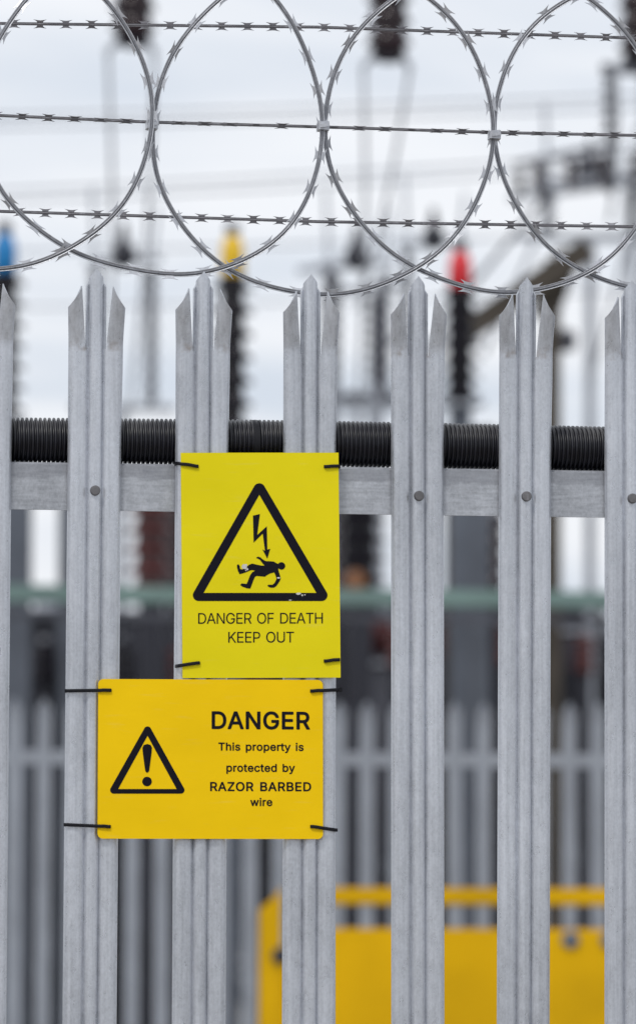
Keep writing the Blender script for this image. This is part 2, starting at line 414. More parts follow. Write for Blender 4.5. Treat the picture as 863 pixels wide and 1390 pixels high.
# tie round the conduit, seen between the second and third pale
xt = at(345, 600, Yc).x
ring = [(xt, Yc+.001+(rc+.0012)*math.cos(a), zc0+.001+(rc+.0012)*math.sin(a)) for a in [2*PI*k/28 for k in range(28)]]
root = empty('cable_tie', 'wide black strap cinched round the corrugated conduit above the taller sign', 'cable tie', (xt, Yc, zc0))
vs = []
for a in [2*PI*k/32 for k in range(32)]:
    for dx, dr in ((-.0042,0),(-.0042,.0018),(.0042,.0018),(.0042,0)): vs.append((dx, (rc+.0002+dr)*math.cos(a), (rc+.0002+dr)*math.sin(a)))
MB().add(vs, [(i*4+k, i*4+(k+1) % 4, ((i+1) % 32)*4+(k+1) % 4, ((i+1) % 32)*4+k) for i in range(32) for k in range(4)]).build('strap', m_tie, root, smooth=40)
MB().box((.0, .016, rc-.002), (.011, .012, .006)).build('locking_head', m_tie, root, bev=.0012)

# ------------------------------------------------------------------ razor wire
def barb(mb, p, t, side, nrm, L_=.0105, Wd=.0088, tw=0.0, bend=0.0, th=.0005):
    """one four-pointed barb: two swallow-tailed blades either side of the wire"""
    side = side.normalized(); nrm = nrm.normalized(); t = t.normalized()
    c_, s_ = math.cos(tw), math.sin(tw); S = side*c_+nrm*s_; Nn = nrm*c_-side*s_
    for sg in (-1, 1):
        out = [(-.50,.05),(-.44,.28),(-.46,.50),(-.60,.70),(-1.0,1.0),(-.58,.90),(-.30,.83),(0,.80),(.30,.83),(.58,.90),(1.0,1.0),(.60,.70),(.46,.50),(.44,.28),(.50,.05)]
        vs = []
        for hh in (-th/2, th/2):
            for a, c in out: vs.append(p+t*(a*L_)+S*(sg*c*Wd)+Nn*(hh+sg*bend*c*Wd))
        n = len(out); cen = [p+S*(sg*.4*Wd)+Nn*(-th/2+sg*bend*.4*Wd), p+S*(sg*.4*Wd)+Nn*(th/2+sg*bend*.4*Wd)]
        fs = []
        # fan from a centre point (the outline is star-shaped about it)
        for k in range(n):
            fs.append((k, (k+1) % n, 2*n)); fs.append((n+k, n+(k+1) % n, 2*n+1)); fs.append((k, (k+1) % n, n+(k+1) % n, n+k))
        mb.add(vs+cen, fs)

def razor(path, closed, parent, o, pitch, phase, L_, Wd, r_core, tape_w, mats, tws):
    """core wire and its barbed tape as two meshes; path in world coordinates"""
    n = len(path); o = Vector(o)
    mb = MB(); mb.tube([p-o for p in path], [(a, b_-r_core*.55) for a, b_ in circ(r_core, 8)], closed)
    core = mb.build('core_wire', mats[1], parent, smooth=60)
    tp = MB(); w = tape_w/2
    tp.tube([p-o for p in path], [(-w, -.0009), (-w*.92, -.0016), (-w*.55, -.0011), (-w*.3, .0006), (w*.3, .0006), (w*.55, -.0011), (w*.92, -.0016), (w, -.0009), (w*.8, .0012), (w*.35, .0021), (-w*.35, .0021), (-w*.8, .0012)], closed)
    # walk the length
    acc = 0; nxt = phase; k = 0; m = n if closed else n-1
    for i in range(m):
        a, b_ = path[i], path[(i+1) % n]; l = (b_-a).length
        while nxt <= acc+l:
            s = (nxt-acc)/l; p = a.lerp(b_, s)-o; t = (b_-a).normalized(); side = Vector((0,1,0)).cross(t); 
            barb(tp, p+Vector((0,-.0003,0)), t, side, Vector((0,1,0)), L_*random.uniform(.94,1.05), Wd*random.uniform(.93,1.04), tws(k, p+o), random.uniform(-.25,.25))
            nxt += pitch*random.uniform(.985,1.015); k += 1
        acc += l
    tp.build('barbed_tape', mats[0], core, smooth=30)
    return core

RINGS = [(-0.1510,2.5936,0.030,[0.2167,0.0054,0.0161,0.0042,0.0023,0.0004,-0.0016]),
         (0.0756,2.5977,0.038,[0.2231,0.0047,0.0183,0.0029,-0.003,-0.0032,-0.0051]),
         (0.3052,2.6008,0.046,[0.2245,0.0015,-0.0033,0.0027,0.0037,-0.0003,-0.0017]),
         (0.5387,2.6000,0.054,[0.2228,0.0011,0.0034,0.0055,-0.0022,-0.002,-0.001]),
         (0.7743,2.6051,0.062,[0.2173,-0.0114,0.0021,0.0076,0.0012,0.0007,0.0019])]
std = [.2225, 0, 0, .003, 0, 0, 0]
for k in range(1, 5): RINGS.append((.7743+.2335*k, 2.605, .062+.004*(k % 2), std))
for k in range(1, 5): RINGS.append((-.1510-.2300*k, 2.594, .030-.003*(k % 2), std))
coil = empty('razor_wire_coil', 'flat wrapped coil of galvanised razor wire, overlapping loops clipped along the fence top', 'razor wire', (.3, .046, 2.37))
co = Vector(coil.location)
for ri, (cx, cz, cy, a) in enumerate(RINGS):
    path = []
    NN = 150
    for k in range(NN):
        th = 2*PI*k/NN
        r = a[0]+a[1]*math.cos(th)+a[2]*math.sin(th)+a[3]*math.cos(2*th)+a[4]*math.sin(2*th)+a[5]*math.cos(3*th)+a[6]*math.sin(3*th)
        r += .0006*math.sin(th*9+ri)
        path.append(Vector((cx+r*math.cos(th), cy+.0020*math.sin(th*3+ri*1.7), cz+r*math.sin(th))))
    ph = [.3, .1, .7, .45, .9, .2, .5, .8, .35, .6, .15, .25, .4][ri]*.047
    razor(path, True, coil, co, .0472, ph, .0116, .0083, .0016, .0068, (m_tape, m_core), lambda k, p: random.uniform(-.4, .45))
# crimped clips where alternate loops touch
for px_, py_ in ((206,170),(438,172),(670,184)):
    p = at(px_, py_, .046)
    mb = MB(); W_ = .0072
    mb.tube([p+Vector((0,0,-.0055))-co, p+Vector((.0004,0,0))-co, p+Vector((0,0,.0055))-co], [(-W_,-.011),(-W_*.6,-.0135),(W_*.55,-.0130),(W_,-.010),(W_,.010),(W_*.6,.013),(-W_*.6,.013),(-W_,.010)])
    mb.tube([p+Vector((-.006,-.0145,-.001))-co, p+Vector((0,-.016,-.0005))-co, p+Vector((.0065,-.0142,.0012))-co], [(.0022,.0016),(-.0022,.0016),(-.0022,-.0008),(.0022,-.0008)], ref=Vector((0,1,0)))
    mb.build('clip', m_tape, coil, smooth=40)

def strand(pts_px, label, Yw, phase, tw):
    p_ = [at(x_, y_, Yw) for x_, y_ in pts_px]
    a, b_ = p_[0], p_[-1]
    path = []
    full = [a+(a-p_[1]).normalized()*1.2] + p_ + [b_+(b_-p_[-2]).normalized()*1.2]
    for i in range(len(full)-1):
        for k in range(12): path.append(full[i].lerp(full[i+1], k/12))
    path.append(full[-1])
    root = empty('razor_wire_strand', label, 'razor wire', path[0], 'straight razor wire strands stretched above the fence')
    razor(path, False, root, path[0], .0345, phase, .0092, .0060, .0013, .0042, (m_line, m_line), tw)
strand([(0,32),(431,37),(863,52)], 'topmost of the three straight barbed strands, near the top of the coil', .074, .010, lambda k, p: random.uniform(-.2,.2))
strand([(0,157),(206,166),(438,172.5),(670,180),(863,184)], 'middle straight barbed strand, passing through the clips where the loops touch', .072, .022, lambda k, p: 1.05+.25*math.sin(p.x*5)+random.uniform(-.1,.1))
strand([(0,287),(431,301),(863,308)], 'lowest straight barbed strand, just above the pale tips', .074, .016, lambda k, p: random.uniform(-.25,.25))

# ------------------------------------------------------------------ signs
GLYPHS = {"A":[480,[[[17,2],[24,0],[84,0],[86,2],[132,138],[138,142],[344,141],[350,128],[394,2],[398,0],[458,0],[462,2],[290,472],[278,502],[274,509],[204,509],[198,502]],[[158,199],[156,202],[157,208],[190,298],[238,452],[245,438],[257,392],[287,302],[322,202],[318,199]]]],"D":[502,[[[60,2],[62,0],[232,0],[258,2],[288,7],[332,21],[368,41],[393,62],[418,92],[440,132],[454,178],[459,208],[462,238],[459,302],[449,352],[440,378],[425,408],[398,442],[368,469],[342,484],[318,495],[282,504],[252,508],[62,509],[61,508]],[[128,57],[125,62],[125,448],[128,452],[232,452],[262,449],[282,444],[308,435],[332,420],[348,406],[364,388],[379,362],[389,332],[398,282],[399,242],[394,198],[389,178],[379,148],[364,122],[348,103],[328,87],[298,71],[262,61],[228,57]]]],"E":[419,[[[60,2],[62,0],[372,0],[375,2],[375,52],[372,57],[128,57],[125,62],[125,222],[128,229],[352,229],[355,232],[355,282],[352,286],[128,286],[125,292],[125,448],[128,452],[368,452],[372,458],[371,508],[368,509],[62,509],[61,508]]]],"F":[410,[[[60,2],[62,0],[122,0],[125,2],[125,218],[128,221],[342,221],[345,222],[346,228],[346,272],[342,278],[128,278],[125,282],[125,448],[128,452],[367,452],[369,458],[369,502],[368,509],[62,509],[61,508]]]],"G":[520,[[[233,-4],[282,-7],[322,-2],[368,14],[408,39],[434,66],[459,106],[469,130],[474,150],[478,186],[478,250],[472,256],[288,256],[283,250],[283,206],[284,200],[288,199],[412,199],[415,196],[413,170],[405,140],[389,110],[366,86],[342,69],[318,59],[288,54],[248,54],[222,59],[188,74],[165,90],[146,110],[136,126],[127,140],[116,166],[106,206],[103,240],[106,300],[115,340],[130,376],[152,406],[182,432],[212,447],[232,453],[258,456],[272,456],[302,452],[318,448],[342,436],[368,417],[389,390],[409,350],[412,349],[468,349],[473,350],[464,386],[450,416],[428,446],[412,461],[378,487],[348,502],[312,512],[278,516],[252,516],[218,512],[182,501],[152,486],[132,472],[114,456],[95,436],[81,416],[61,376],[46,326],[41,286],[41,226],[47,180],[60,136],[71,110],[86,86],[108,59],[142,29],[182,8],[212,-1]]]],"H":[517,[[[60,2],[62,0],[122,0],[125,2],[125,228],[128,232],[388,232],[392,228],[392,2],[398,0],[452,0],[457,2],[456,508],[452,509],[398,509],[392,507],[392,292],[388,289],[128,289],[125,292],[124,508],[122,509],[62,509],[61,508]]]],"K":[467,[[[60,2],[62,0],[122,0],[125,2],[125,168],[198,244],[204,238],[370,2],[372,0],[378,0],[442,0],[447,2],[244,288],[251,298],[373,428],[445,508],[442,509],[368,509],[362,507],[187,318],[128,246],[124,252],[124,508],[122,509],[62,509],[61,508]]]],"N":[523,[[[60,2],[62,0],[122,0],[125,2],[125,312],[120,418],[122,426],[191,308],[385,2],[388,0],[392,0],[458,0],[463,2],[462,508],[458,509],[402,509],[400,508],[399,502],[401,92],[398,88],[359,158],[138,506],[132,509],[62,509],[61,508]]]],"O":[533,[[[232,-4],[278,-7],[322,-1],[362,13],[398,34],[428,61],[440,76],[459,106],[469,126],[478,150],[489,196],[493,240],[493,270],[489,310],[479,356],[463,396],[448,420],[429,446],[408,467],[388,482],[368,493],[348,502],[312,512],[278,516],[252,516],[222,512],[188,503],[162,492],[132,472],[97,436],[71,396],[51,346],[42,296],[40,236],[46,186],[60,136],[81,96],[107,60],[142,30],[182,8],[212,-1]],[[242,54],[208,64],[188,74],[172,84],[146,110],[126,140],[116,166],[106,210],[103,240],[105,290],[111,326],[121,356],[140,390],[162,416],[182,432],[212,447],[232,453],[258,456],[278,456],[302,453],[322,446],[342,437],[371,416],[394,390],[415,350],[424,320],[429,286],[429,226],[424,190],[419,170],[409,146],[398,126],[384,106],[368,89],[338,69],[312,59],[278,53]]]],"P":[445,[[[60,2],[62,0],[122,0],[125,2],[125,182],[128,186],[248,186],[288,191],[308,196],[332,207],[352,221],[375,242],[389,262],[404,302],[408,328],[409,358],[404,392],[394,422],[379,448],[358,470],[338,484],[308,499],[288,504],[248,509],[62,509],[61,508]],[[128,242],[125,248],[125,448],[128,452],[242,452],[268,449],[298,439],[318,422],[333,402],[339,388],[343,368],[344,338],[339,308],[335,298],[330,288],[312,267],[288,251],[272,246],[242,242]]]],"R":[449,[[[60,2],[62,0],[122,0],[125,2],[125,192],[128,198],[242,198],[248,196],[351,2],[358,0],[422,0],[426,2],[315,208],[342,222],[358,232],[378,252],[388,268],[400,292],[404,308],[409,342],[409,362],[404,398],[393,428],[374,458],[362,469],[342,484],[308,499],[262,508],[62,509],[61,508]],[[128,255],[125,258],[125,448],[128,452],[242,452],[272,449],[288,445],[308,434],[330,412],[339,392],[344,372],[344,332],[339,312],[332,298],[312,276],[298,266],[282,261],[258,256]]]],"T":[449,[[[193,2],[200,0],[254,0],[257,2],[257,448],[260,452],[414,452],[417,458],[417,502],[414,509],[34,509],[33,508],[32,458],[34,452],[190,452],[193,448]]]],"U":[517,[[[222,-6],[248,-8],[288,-7],[318,-2],[348,8],[378,23],[402,43],[418,60],[439,90],[449,114],[454,134],[457,164],[457,504],[452,509],[398,509],[393,504],[393,170],[385,130],[378,114],[364,94],[352,83],[332,68],[308,58],[282,53],[268,52],[228,54],[212,57],[188,67],[172,77],[154,94],[146,104],[135,124],[127,150],[124,170],[124,504],[122,508],[118,509],[62,509],[60,504],[60,164],[65,124],[77,94],[91,70],[108,50],[125,34],[148,18],[168,9],[202,-2]]]],"*A":[480,[[[16,-18],[84,-18],[94,-15],[98,-11],[105,2],[142,112],[147,122],[154,124],[328,124],[335,118],[377,-2],[384,-13],[398,-18],[458,-18],[474,-14],[478,-7],[480,-2],[479,8],[450,88],[296,508],[291,518],[284,525],[274,527],[204,527],[194,525],[186,518],[1,12],[-1,2],[1,-8],[8,-15]],[[184,217],[181,222],[205,288],[238,390],[295,228],[295,218]]]],"*B":[456,[[[60,-18],[262,-18],[302,-14],[338,-4],[378,16],[405,42],[418,62],[429,88],[435,118],[435,158],[429,188],[423,202],[404,232],[388,249],[361,268],[390,292],[404,312],[409,328],[415,352],[416,382],[414,402],[403,438],[389,462],[358,494],[332,510],[308,519],[282,524],[252,527],[62,527],[52,525],[45,518],[42,502],[42,2],[48,-12]],[[148,75],[143,78],[143,208],[148,213],[258,213],[282,209],[302,199],[318,187],[328,172],[335,158],[337,142],[335,118],[323,98],[308,86],[292,80],[268,76]],[[148,303],[143,308],[144,432],[148,434],[248,434],[262,433],[278,429],[292,422],[299,418],[308,408],[314,398],[318,378],[315,348],[302,328],[288,316],[268,307],[248,304]]]],"*D":[502,[[[60,-18],[232,-18],[272,-14],[298,-9],[342,6],[378,26],[408,52],[439,92],[459,132],[469,162],[474,188],[480,238],[479,282],[474,322],[469,348],[459,378],[439,418],[413,452],[398,468],[362,493],[342,504],[318,513],[298,519],[262,525],[238,527],[62,527],[52,525],[45,518],[42,502],[42,2],[48,-12]],[[148,75],[143,78],[144,432],[148,434],[232,434],[268,430],[288,424],[318,409],[342,386],[353,372],[364,352],[374,322],[379,292],[380,228],[374,188],[364,158],[350,132],[337,118],[318,102],[288,86],[272,81],[242,76]]]],"*E":[419,[[[60,-18],[372,-18],[382,-15],[390,-8],[393,2],[393,52],[389,68],[378,74],[148,75],[143,78],[143,208],[148,211],[352,211],[368,218],[373,232],[373,282],[368,298],[358,303],[148,304],[143,308],[144,432],[148,434],[378,435],[386,442],[390,452],[390,508],[388,516],[382,523],[368,527],[62,527],[52,525],[45,518],[42,502],[42,2],[48,-12]]]],"*G":[520,[[[253,-24],[282,-25],[338,-16],[378,-1],[418,24],[448,56],[474,96],[490,140],[495,176],[495,260],[492,266],[482,273],[288,274],[278,273],[266,260],[265,200],[268,192],[272,185],[288,181],[394,180],[394,166],[389,150],[380,130],[368,113],[348,93],[322,80],[302,74],[262,71],[232,75],[208,83],[182,99],[161,120],[142,150],[126,196],[122,226],[121,270],[126,310],[136,346],[151,376],[167,396],[178,406],[202,423],[222,432],[248,437],[282,437],[308,432],[332,422],[358,402],[374,380],[392,342],[398,335],[402,333],[472,332],[482,334],[489,340],[491,350],[489,366],[475,406],[455,440],[443,456],[422,476],[388,502],[358,517],[328,527],[292,533],[232,532],[188,522],[162,512],[142,501],[122,487],[102,469],[81,446],[66,426],[46,386],[30,336],[26,310],[22,270],[22,240],[26,196],[36,150],[56,100],[87,56],[118,26],[132,14],[158,0],[198,-16],[222,-21]]]],"*N":[523,[[[60,-18],[122,-18],[137,-12],[143,2],[142,353],[192,272],[372,-10],[378,-15],[392,-18],[458,-18],[472,-15],[479,-8],[481,2],[481,502],[478,518],[472,524],[458,527],[402,527],[389,522],[382,512],[381,502],[381,168],[378,161],[151,518],[142,525],[132,527],[62,527],[52,525],[45,518],[42,502],[42,2],[48,-12]]]],"*O":[533,[[[251,-24],[278,-25],[312,-21],[352,-10],[392,9],[408,19],[427,36],[454,66],[474,96],[484,116],[500,160],[510,220],[510,286],[504,330],[489,380],[478,406],[459,436],[444,456],[422,477],[388,503],[342,523],[292,533],[232,532],[188,521],[152,506],[138,497],[112,478],[90,456],[71,430],[46,386],[30,336],[26,310],[22,270],[22,240],[26,196],[36,150],[52,110],[76,70],[108,35],[128,18],[158,0],[198,-16],[222,-21]],[[232,74],[208,83],[182,99],[157,126],[141,150],[131,176],[126,196],[122,226],[121,270],[126,310],[136,346],[146,366],[167,396],[178,406],[192,418],[222,432],[248,437],[288,437],[322,427],[342,416],[368,394],[379,380],[388,366],[399,340],[409,300],[412,240],[409,206],[403,180],[389,146],[369,116],[352,100],[328,84],[298,74],[258,71]]]],"*R":[449,[[[60,-18],[122,-18],[132,-15],[140,-8],[143,2],[143,178],[148,180],[232,180],[237,178],[331,2],[342,-14],[358,-18],[422,-18],[438,-15],[444,-8],[444,8],[340,198],[344,202],[378,226],[389,238],[403,258],[419,292],[424,312],[427,342],[424,388],[418,412],[408,438],[400,452],[384,472],[368,488],[342,505],[302,519],[278,524],[248,527],[62,527],[52,525],[45,518],[42,502],[42,2],[48,-12]],[[148,273],[143,278],[144,432],[148,434],[258,433],[278,429],[292,423],[306,412],[315,402],[325,378],[327,358],[325,332],[324,322],[318,308],[302,290],[288,282],[268,275],[242,273]]]],"*T":[449,[[[193,-18],[254,-18],[270,-12],[275,2],[276,432],[280,434],[414,434],[424,436],[432,442],[435,458],[435,508],[432,518],[424,525],[414,527],[34,527],[24,525],[17,518],[14,502],[14,458],[17,442],[24,436],[34,434],[170,434],[174,432],[175,2],[180,-10],[184,-15]]]],"*Z":[438,[[[42,-18],[392,-18],[408,-15],[415,-8],[417,2],[416,58],[413,68],[402,74],[158,75],[154,78],[409,448],[415,462],[415,502],[414,512],[408,523],[392,527],[42,527],[32,525],[25,518],[22,502],[22,458],[25,442],[32,436],[42,434],[278,434],[284,432],[25,52],[24,2],[26,-8],[32,-15]]]],"*h":[410,[[[53,-18],[110,-18],[126,-13],[131,-2],[134,252],[143,278],[157,292],[176,305],[190,310],[200,310],[230,310],[250,300],[267,282],[277,258],[278,242],[278,2],[280,-7],[286,-14],[300,-18],[356,-18],[366,-15],[370,-10],[375,2],[375,252],[372,282],[367,302],[358,328],[342,352],[320,374],[296,389],[260,399],[220,402],[196,399],[166,390],[146,379],[136,371],[134,372],[132,508],[129,518],[124,522],[110,527],[56,527],[46,525],[38,518],[35,508],[35,2],[40,-12]]]],"*i":[167,[[[53,-18],[114,-18],[124,-15],[130,-8],[131,-2],[131,378],[129,388],[125,392],[114,396],[48,395],[42,392],[36,382],[35,2],[37,-8],[41,-12]],[[67,428],[88,425],[108,430],[118,435],[128,444],[140,462],[144,482],[139,508],[123,528],[104,539],[78,541],[64,539],[54,534],[38,522],[26,502],[23,482],[27,462],[32,452],[48,436]]]],"*s":[365,[[[167,-26],[194,-26],[248,-17],[274,-8],[298,8],[321,30],[335,50],[345,74],[349,100],[349,114],[346,134],[339,154],[331,170],[304,197],[278,212],[254,221],[164,243],[148,249],[134,258],[127,270],[127,284],[138,301],[158,311],[178,315],[194,315],[214,312],[228,305],[246,284],[254,267],[258,262],[268,260],[328,273],[341,284],[340,300],[330,324],[314,349],[298,365],[268,386],[254,392],[208,401],[164,401],[134,396],[108,387],[88,377],[74,366],[58,352],[42,330],[32,300],[29,280],[31,250],[37,230],[51,204],[74,183],[98,168],[124,158],[228,132],[244,121],[250,110],[250,100],[246,90],[228,73],[214,67],[188,63],[164,64],[148,67],[128,79],[117,94],[110,114],[104,122],[98,123],[94,124],[34,112],[22,104],[19,94],[22,74],[27,60],[42,34],[60,14],[74,3],[104,-13],[138,-22]]]],"*p":[424,[[[53,-160],[110,-161],[126,-156],[129,-150],[132,-140],[132,4],[136,8],[166,-13],[196,-23],[220,-26],[240,-26],[270,-22],[286,-17],[310,-7],[340,14],[368,44],[388,80],[402,124],[408,174],[407,220],[398,270],[382,310],[362,340],[330,371],[306,386],[276,396],[250,401],[206,401],[180,396],[166,391],[130,368],[128,384],[126,390],[116,396],[56,397],[46,394],[39,390],[35,374],[35,-140],[40,-155]],[[196,68],[180,74],[160,90],[150,104],[138,130],[134,150],[131,180],[134,230],[139,250],[150,274],[160,288],[176,301],[200,311],[226,312],[240,311],[256,306],[278,290],[287,280],[302,250],[307,230],[310,200],[307,150],[302,130],[287,100],[266,78],[240,67],[216,65]]]],"*r":[259,[[[53,-18],[110,-18],[126,-13],[129,-8],[132,2],[132,242],[134,258],[140,272],[150,286],[166,298],[176,303],[200,308],[246,305],[250,306],[258,312],[261,328],[261,382],[258,392],[250,400],[206,403],[180,399],[156,390],[136,376],[130,376],[126,390],[120,394],[110,396],[56,397],[46,395],[38,388],[35,372],[35,2],[40,-12]]]],"*o":[415,[[[193,-26],[216,-26],[246,-23],[272,-16],[296,-6],[312,3],[336,23],[362,54],[379,84],[388,110],[398,160],[398,214],[393,250],[378,294],[357,330],[335,354],[306,377],[276,391],[232,401],[186,401],[156,396],[116,381],[82,355],[55,324],[35,290],[25,260],[20,240],[16,200],[16,174],[20,140],[25,114],[41,74],[60,44],[76,26],[96,8],[122,-7],[146,-17],[166,-22]],[[196,64],[176,68],[157,80],[141,94],[131,110],[121,134],[115,164],[115,214],[120,240],[130,264],[140,280],[156,297],[172,306],[186,311],[226,311],[252,302],[266,290],[279,274],[288,260],[293,244],[299,220],[301,180],[298,150],[293,130],[282,105],[270,90],[256,78],[236,68],[216,64]]]],"*e":[404,[[[197,-26],[222,-26],[256,-22],[292,-12],[312,-2],[326,8],[346,24],[363,44],[379,74],[383,90],[382,94],[375,104],[362,111],[316,121],[302,122],[291,114],[284,100],[272,85],[256,73],[242,67],[222,64],[202,64],[182,67],[156,78],[135,100],[125,114],[120,130],[117,150],[122,151],[366,151],[376,152],[380,154],[388,164],[389,170],[388,220],[383,254],[374,290],[353,330],[316,367],[286,385],[256,396],[216,402],[182,401],[156,396],[126,386],[102,372],[86,361],[70,344],[51,320],[35,290],[25,260],[20,240],[16,200],[17,160],[25,114],[41,74],[60,44],[96,8],[122,-7],[146,-17],[166,-22]],[[122,239],[119,244],[119,250],[126,264],[145,290],[162,302],[172,307],[196,312],[226,311],[242,306],[252,301],[272,280],[283,260],[288,244],[286,239],[282,239]]]],"*t":[227,[[[155,-22],[184,-22],[208,-18],[224,-12],[230,-2],[230,8],[225,34],[219,58],[216,64],[208,70],[204,71],[178,68],[164,68],[154,71],[146,78],[144,94],[144,304],[148,309],[198,309],[215,314],[219,318],[221,328],[221,384],[218,388],[208,396],[148,397],[145,398],[144,468],[138,484],[124,489],[68,489],[54,484],[48,474],[46,398],[44,397],[4,396],[-2,395],[-9,388],[-12,374],[-12,328],[-9,318],[-2,311],[8,309],[44,309],[47,304],[47,84],[52,54],[58,38],[71,18],[94,-3],[114,-13],[128,-18]]]],"*y":[389,[[[79,-162],[100,-163],[124,-160],[154,-148],[170,-139],[190,-120],[211,-88],[241,-12],[386,368],[388,378],[386,388],[380,394],[364,397],[310,397],[300,395],[290,387],[201,142],[194,128],[100,387],[90,395],[80,397],[20,397],[10,395],[2,388],[0,378],[2,368],[141,8],[143,-2],[132,-38],[121,-58],[114,-64],[100,-71],[64,-69],[54,-70],[43,-82],[30,-138],[32,-148],[40,-155],[50,-158]]]],"*c":[396,[[[193,-26],[222,-26],[252,-22],[282,-13],[312,3],[332,19],[347,34],[358,50],[372,74],[380,100],[379,110],[372,117],[366,120],[322,131],[302,134],[292,129],[278,100],[256,77],[236,68],[216,64],[202,64],[176,68],[157,80],[141,94],[126,120],[119,140],[115,164],[114,200],[116,220],[120,240],[130,264],[140,280],[162,300],[186,311],[196,312],[226,311],[242,307],[262,295],[267,290],[279,274],[291,250],[302,245],[362,258],[372,262],[378,270],[379,284],[369,310],[353,334],[330,360],[306,377],[286,387],[256,397],[232,401],[186,401],[156,396],[116,381],[82,355],[55,324],[35,290],[25,260],[20,240],[16,200],[16,174],[20,140],[25,114],[41,74],[60,44],[76,26],[96,8],[122,-7],[146,-17],[166,-22]]]],"*d":[424,[[[182,-26],[206,-26],[232,-22],[246,-18],[262,-12],[292,10],[299,-10],[306,-16],[312,-18],[376,-17],[389,-6],[390,504],[389,514],[376,526],[312,527],[302,523],[294,514],[293,374],[292,368],[256,392],[222,401],[176,401],[132,391],[102,376],[66,344],[46,314],[30,280],[19,234],[16,200],[16,174],[20,140],[25,114],[39,74],[60,40],[92,8],[116,-8],[136,-16],[156,-22]],[[176,69],[166,73],[145,90],[129,114],[119,140],[115,164],[114,180],[115,214],[119,240],[124,254],[135,274],[146,289],[162,301],[186,311],[222,311],[246,302],[262,290],[278,270],[283,260],[288,244],[293,214],[294,174],[292,154],[288,134],[277,110],[268,94],[252,78],[232,68],[222,67],[196,65]]]],"*b":[424,[[[216,-26],[240,-26],[270,-22],[286,-17],[310,-7],[340,14],[360,36],[377,60],[388,80],[397,104],[407,160],[407,220],[398,270],[382,310],[358,344],[330,371],[316,381],[290,392],[250,401],[206,401],[180,396],[166,391],[136,370],[132,374],[132,504],[128,520],[120,525],[110,527],[50,526],[39,520],[35,504],[35,4],[37,-6],[40,-12],[50,-17],[116,-17],[126,-10],[128,-6],[130,10],[156,-7],[176,-17],[190,-22]],[[196,68],[180,74],[160,90],[150,104],[138,130],[134,150],[131,180],[134,230],[139,250],[150,274],[160,288],[176,301],[200,311],[226,312],[240,311],[256,306],[278,290],[287,280],[302,250],[307,230],[310,200],[307,150],[302,130],[287,100],[266,78],[240,67],[216,65]]]],"*w":[567,[[[138,-18],[196,-18],[210,-13],[214,-8],[217,-2],[279,218],[286,229],[314,122],[353,-8],[360,-15],[370,-18],[426,-18],[440,-13],[447,-2],[452,12],[562,372],[562,382],[556,392],[540,397],[486,397],[470,394],[465,388],[402,162],[400,158],[396,155],[357,302],[331,388],[326,394],[310,397],[256,397],[246,395],[234,382],[170,150],[164,168],[122,322],[102,388],[96,394],[80,397],[26,397],[16,395],[10,391],[6,378],[9,362],[114,18],[123,-8],[130,-15]]]]}
def flat_curve_mesh(loops, thick, offset=0.0):
    """closed 2-D loops (with holes) -> thin solid mesh in the XY plane"""
    cu = bpy.data.curves.new('tmp', 'CURVE'); cu.dimensions = '2D'; cu.fill_mode = 'BOTH'; cu.extrude = thick/2; cu.offset = offset
    for lp in loops:
        s = cu.splines.new('POLY'); s.points.add(len(lp)-1)
        for i, (x, y) in enumerate(lp): s.points[i].co = (x, y, 0, 1)
        s.use_cyclic_u = True
    o = bpy.data.objects.new('tmp', cu); C.objects.link(o)
    dg = bpy.context.evaluated_depsgraph_get(); me = bpy.data.meshes.new_from_object(o.evaluated_get(dg))
    bpy.data.objects.remove(o); bpy.data.curves.remove(cu)
    return me
def printed(name, loops, Yf, parent, mat=None, thick=.0003, offset=0.0):
    """loops in metres (x, z) at the sign face, standing 'thick' proud of it"""
    me = flat_curve_mesh(loops, thick, offset)
    for v in me.vertices: x, y, z = v.co; v.co = (x-parent.location.x, Yf-z-thick/2-.00005-parent.location.y, y-parent.location.z)
    me.materials.clear()
    return link(name, me, mat or m_ink, parent)
def px_loop(pts, Yf):
    out = []
    for x_, y_ in pts: p = at(x_, y_, Yf); out.append((p.x, p.z))
    return out
def text_loops(txt, x0, x1, ybase, ytop, Yf, y1=None, bold='', space=270):
    """fit a line of text: pixel extents x0..x1, baseline and cap-height rows"""
    s = (ybase-ytop)/cap_h
    # advance widths plus uniform tracking to fill the measured width
    adv = [space if c == ' ' else GLYPHS[bold+c][0] for c in txt]
    g0 = min(p[0] for sp in GLYPHS[bold+txt[0]][1] for p in sp); g1 = max(p[0] for sp in GLYPHS[bold+txt[-1]][1] for p in sp)
    natural = sum(adv[:-1])+g1-g0
    want = (x1-x0)/s
    k = min(1.12, max(.88, (want/natural)**.5)); track = (want/k-natural)/(len(txt)-1)
    X = -g0; loops = []
    dy = 0 if y1 is None else (y1-ybase)
    for c, a in zip(txt, adv):
        if c != ' ':
            for sp in GLYPHS[bold+c][1]:
                loops.append(px_loop([(x0+(X+gx)*k*s, ybase-gy*s+dy*((X+gx)*k*s)/(x1-x0)) for gx, gy in sp], Yf))
        X += a+track
    return loops
cap_h = max(p[1] for sp in GLYPHS['H'][1] for p in sp)
def rounded_poly(c, r, n=8):
    """convex corner points c -> the outline r outside them, round at the corners"""
    P_ = [Vector(p) for p in c]; m = len(P_); cen = sum(P_, Vector((0, 0)))/m; out = []
    def nrm(a, b):
        d = (b-a).normalized(); q = Vector((d.y, -d.x)); return q if q.dot((a+b)/2-cen) > 0 else -q
    for i in range(m):
        n0, n1 = nrm(P_[i-1], P_[i]), nrm(P_[i], P_[(i+1) % m])
        for k in range(n+1): out.append(tuple(P_[i]+(n0*(1-k/n)+n1*(k/n)).normalized()*r))
    return out
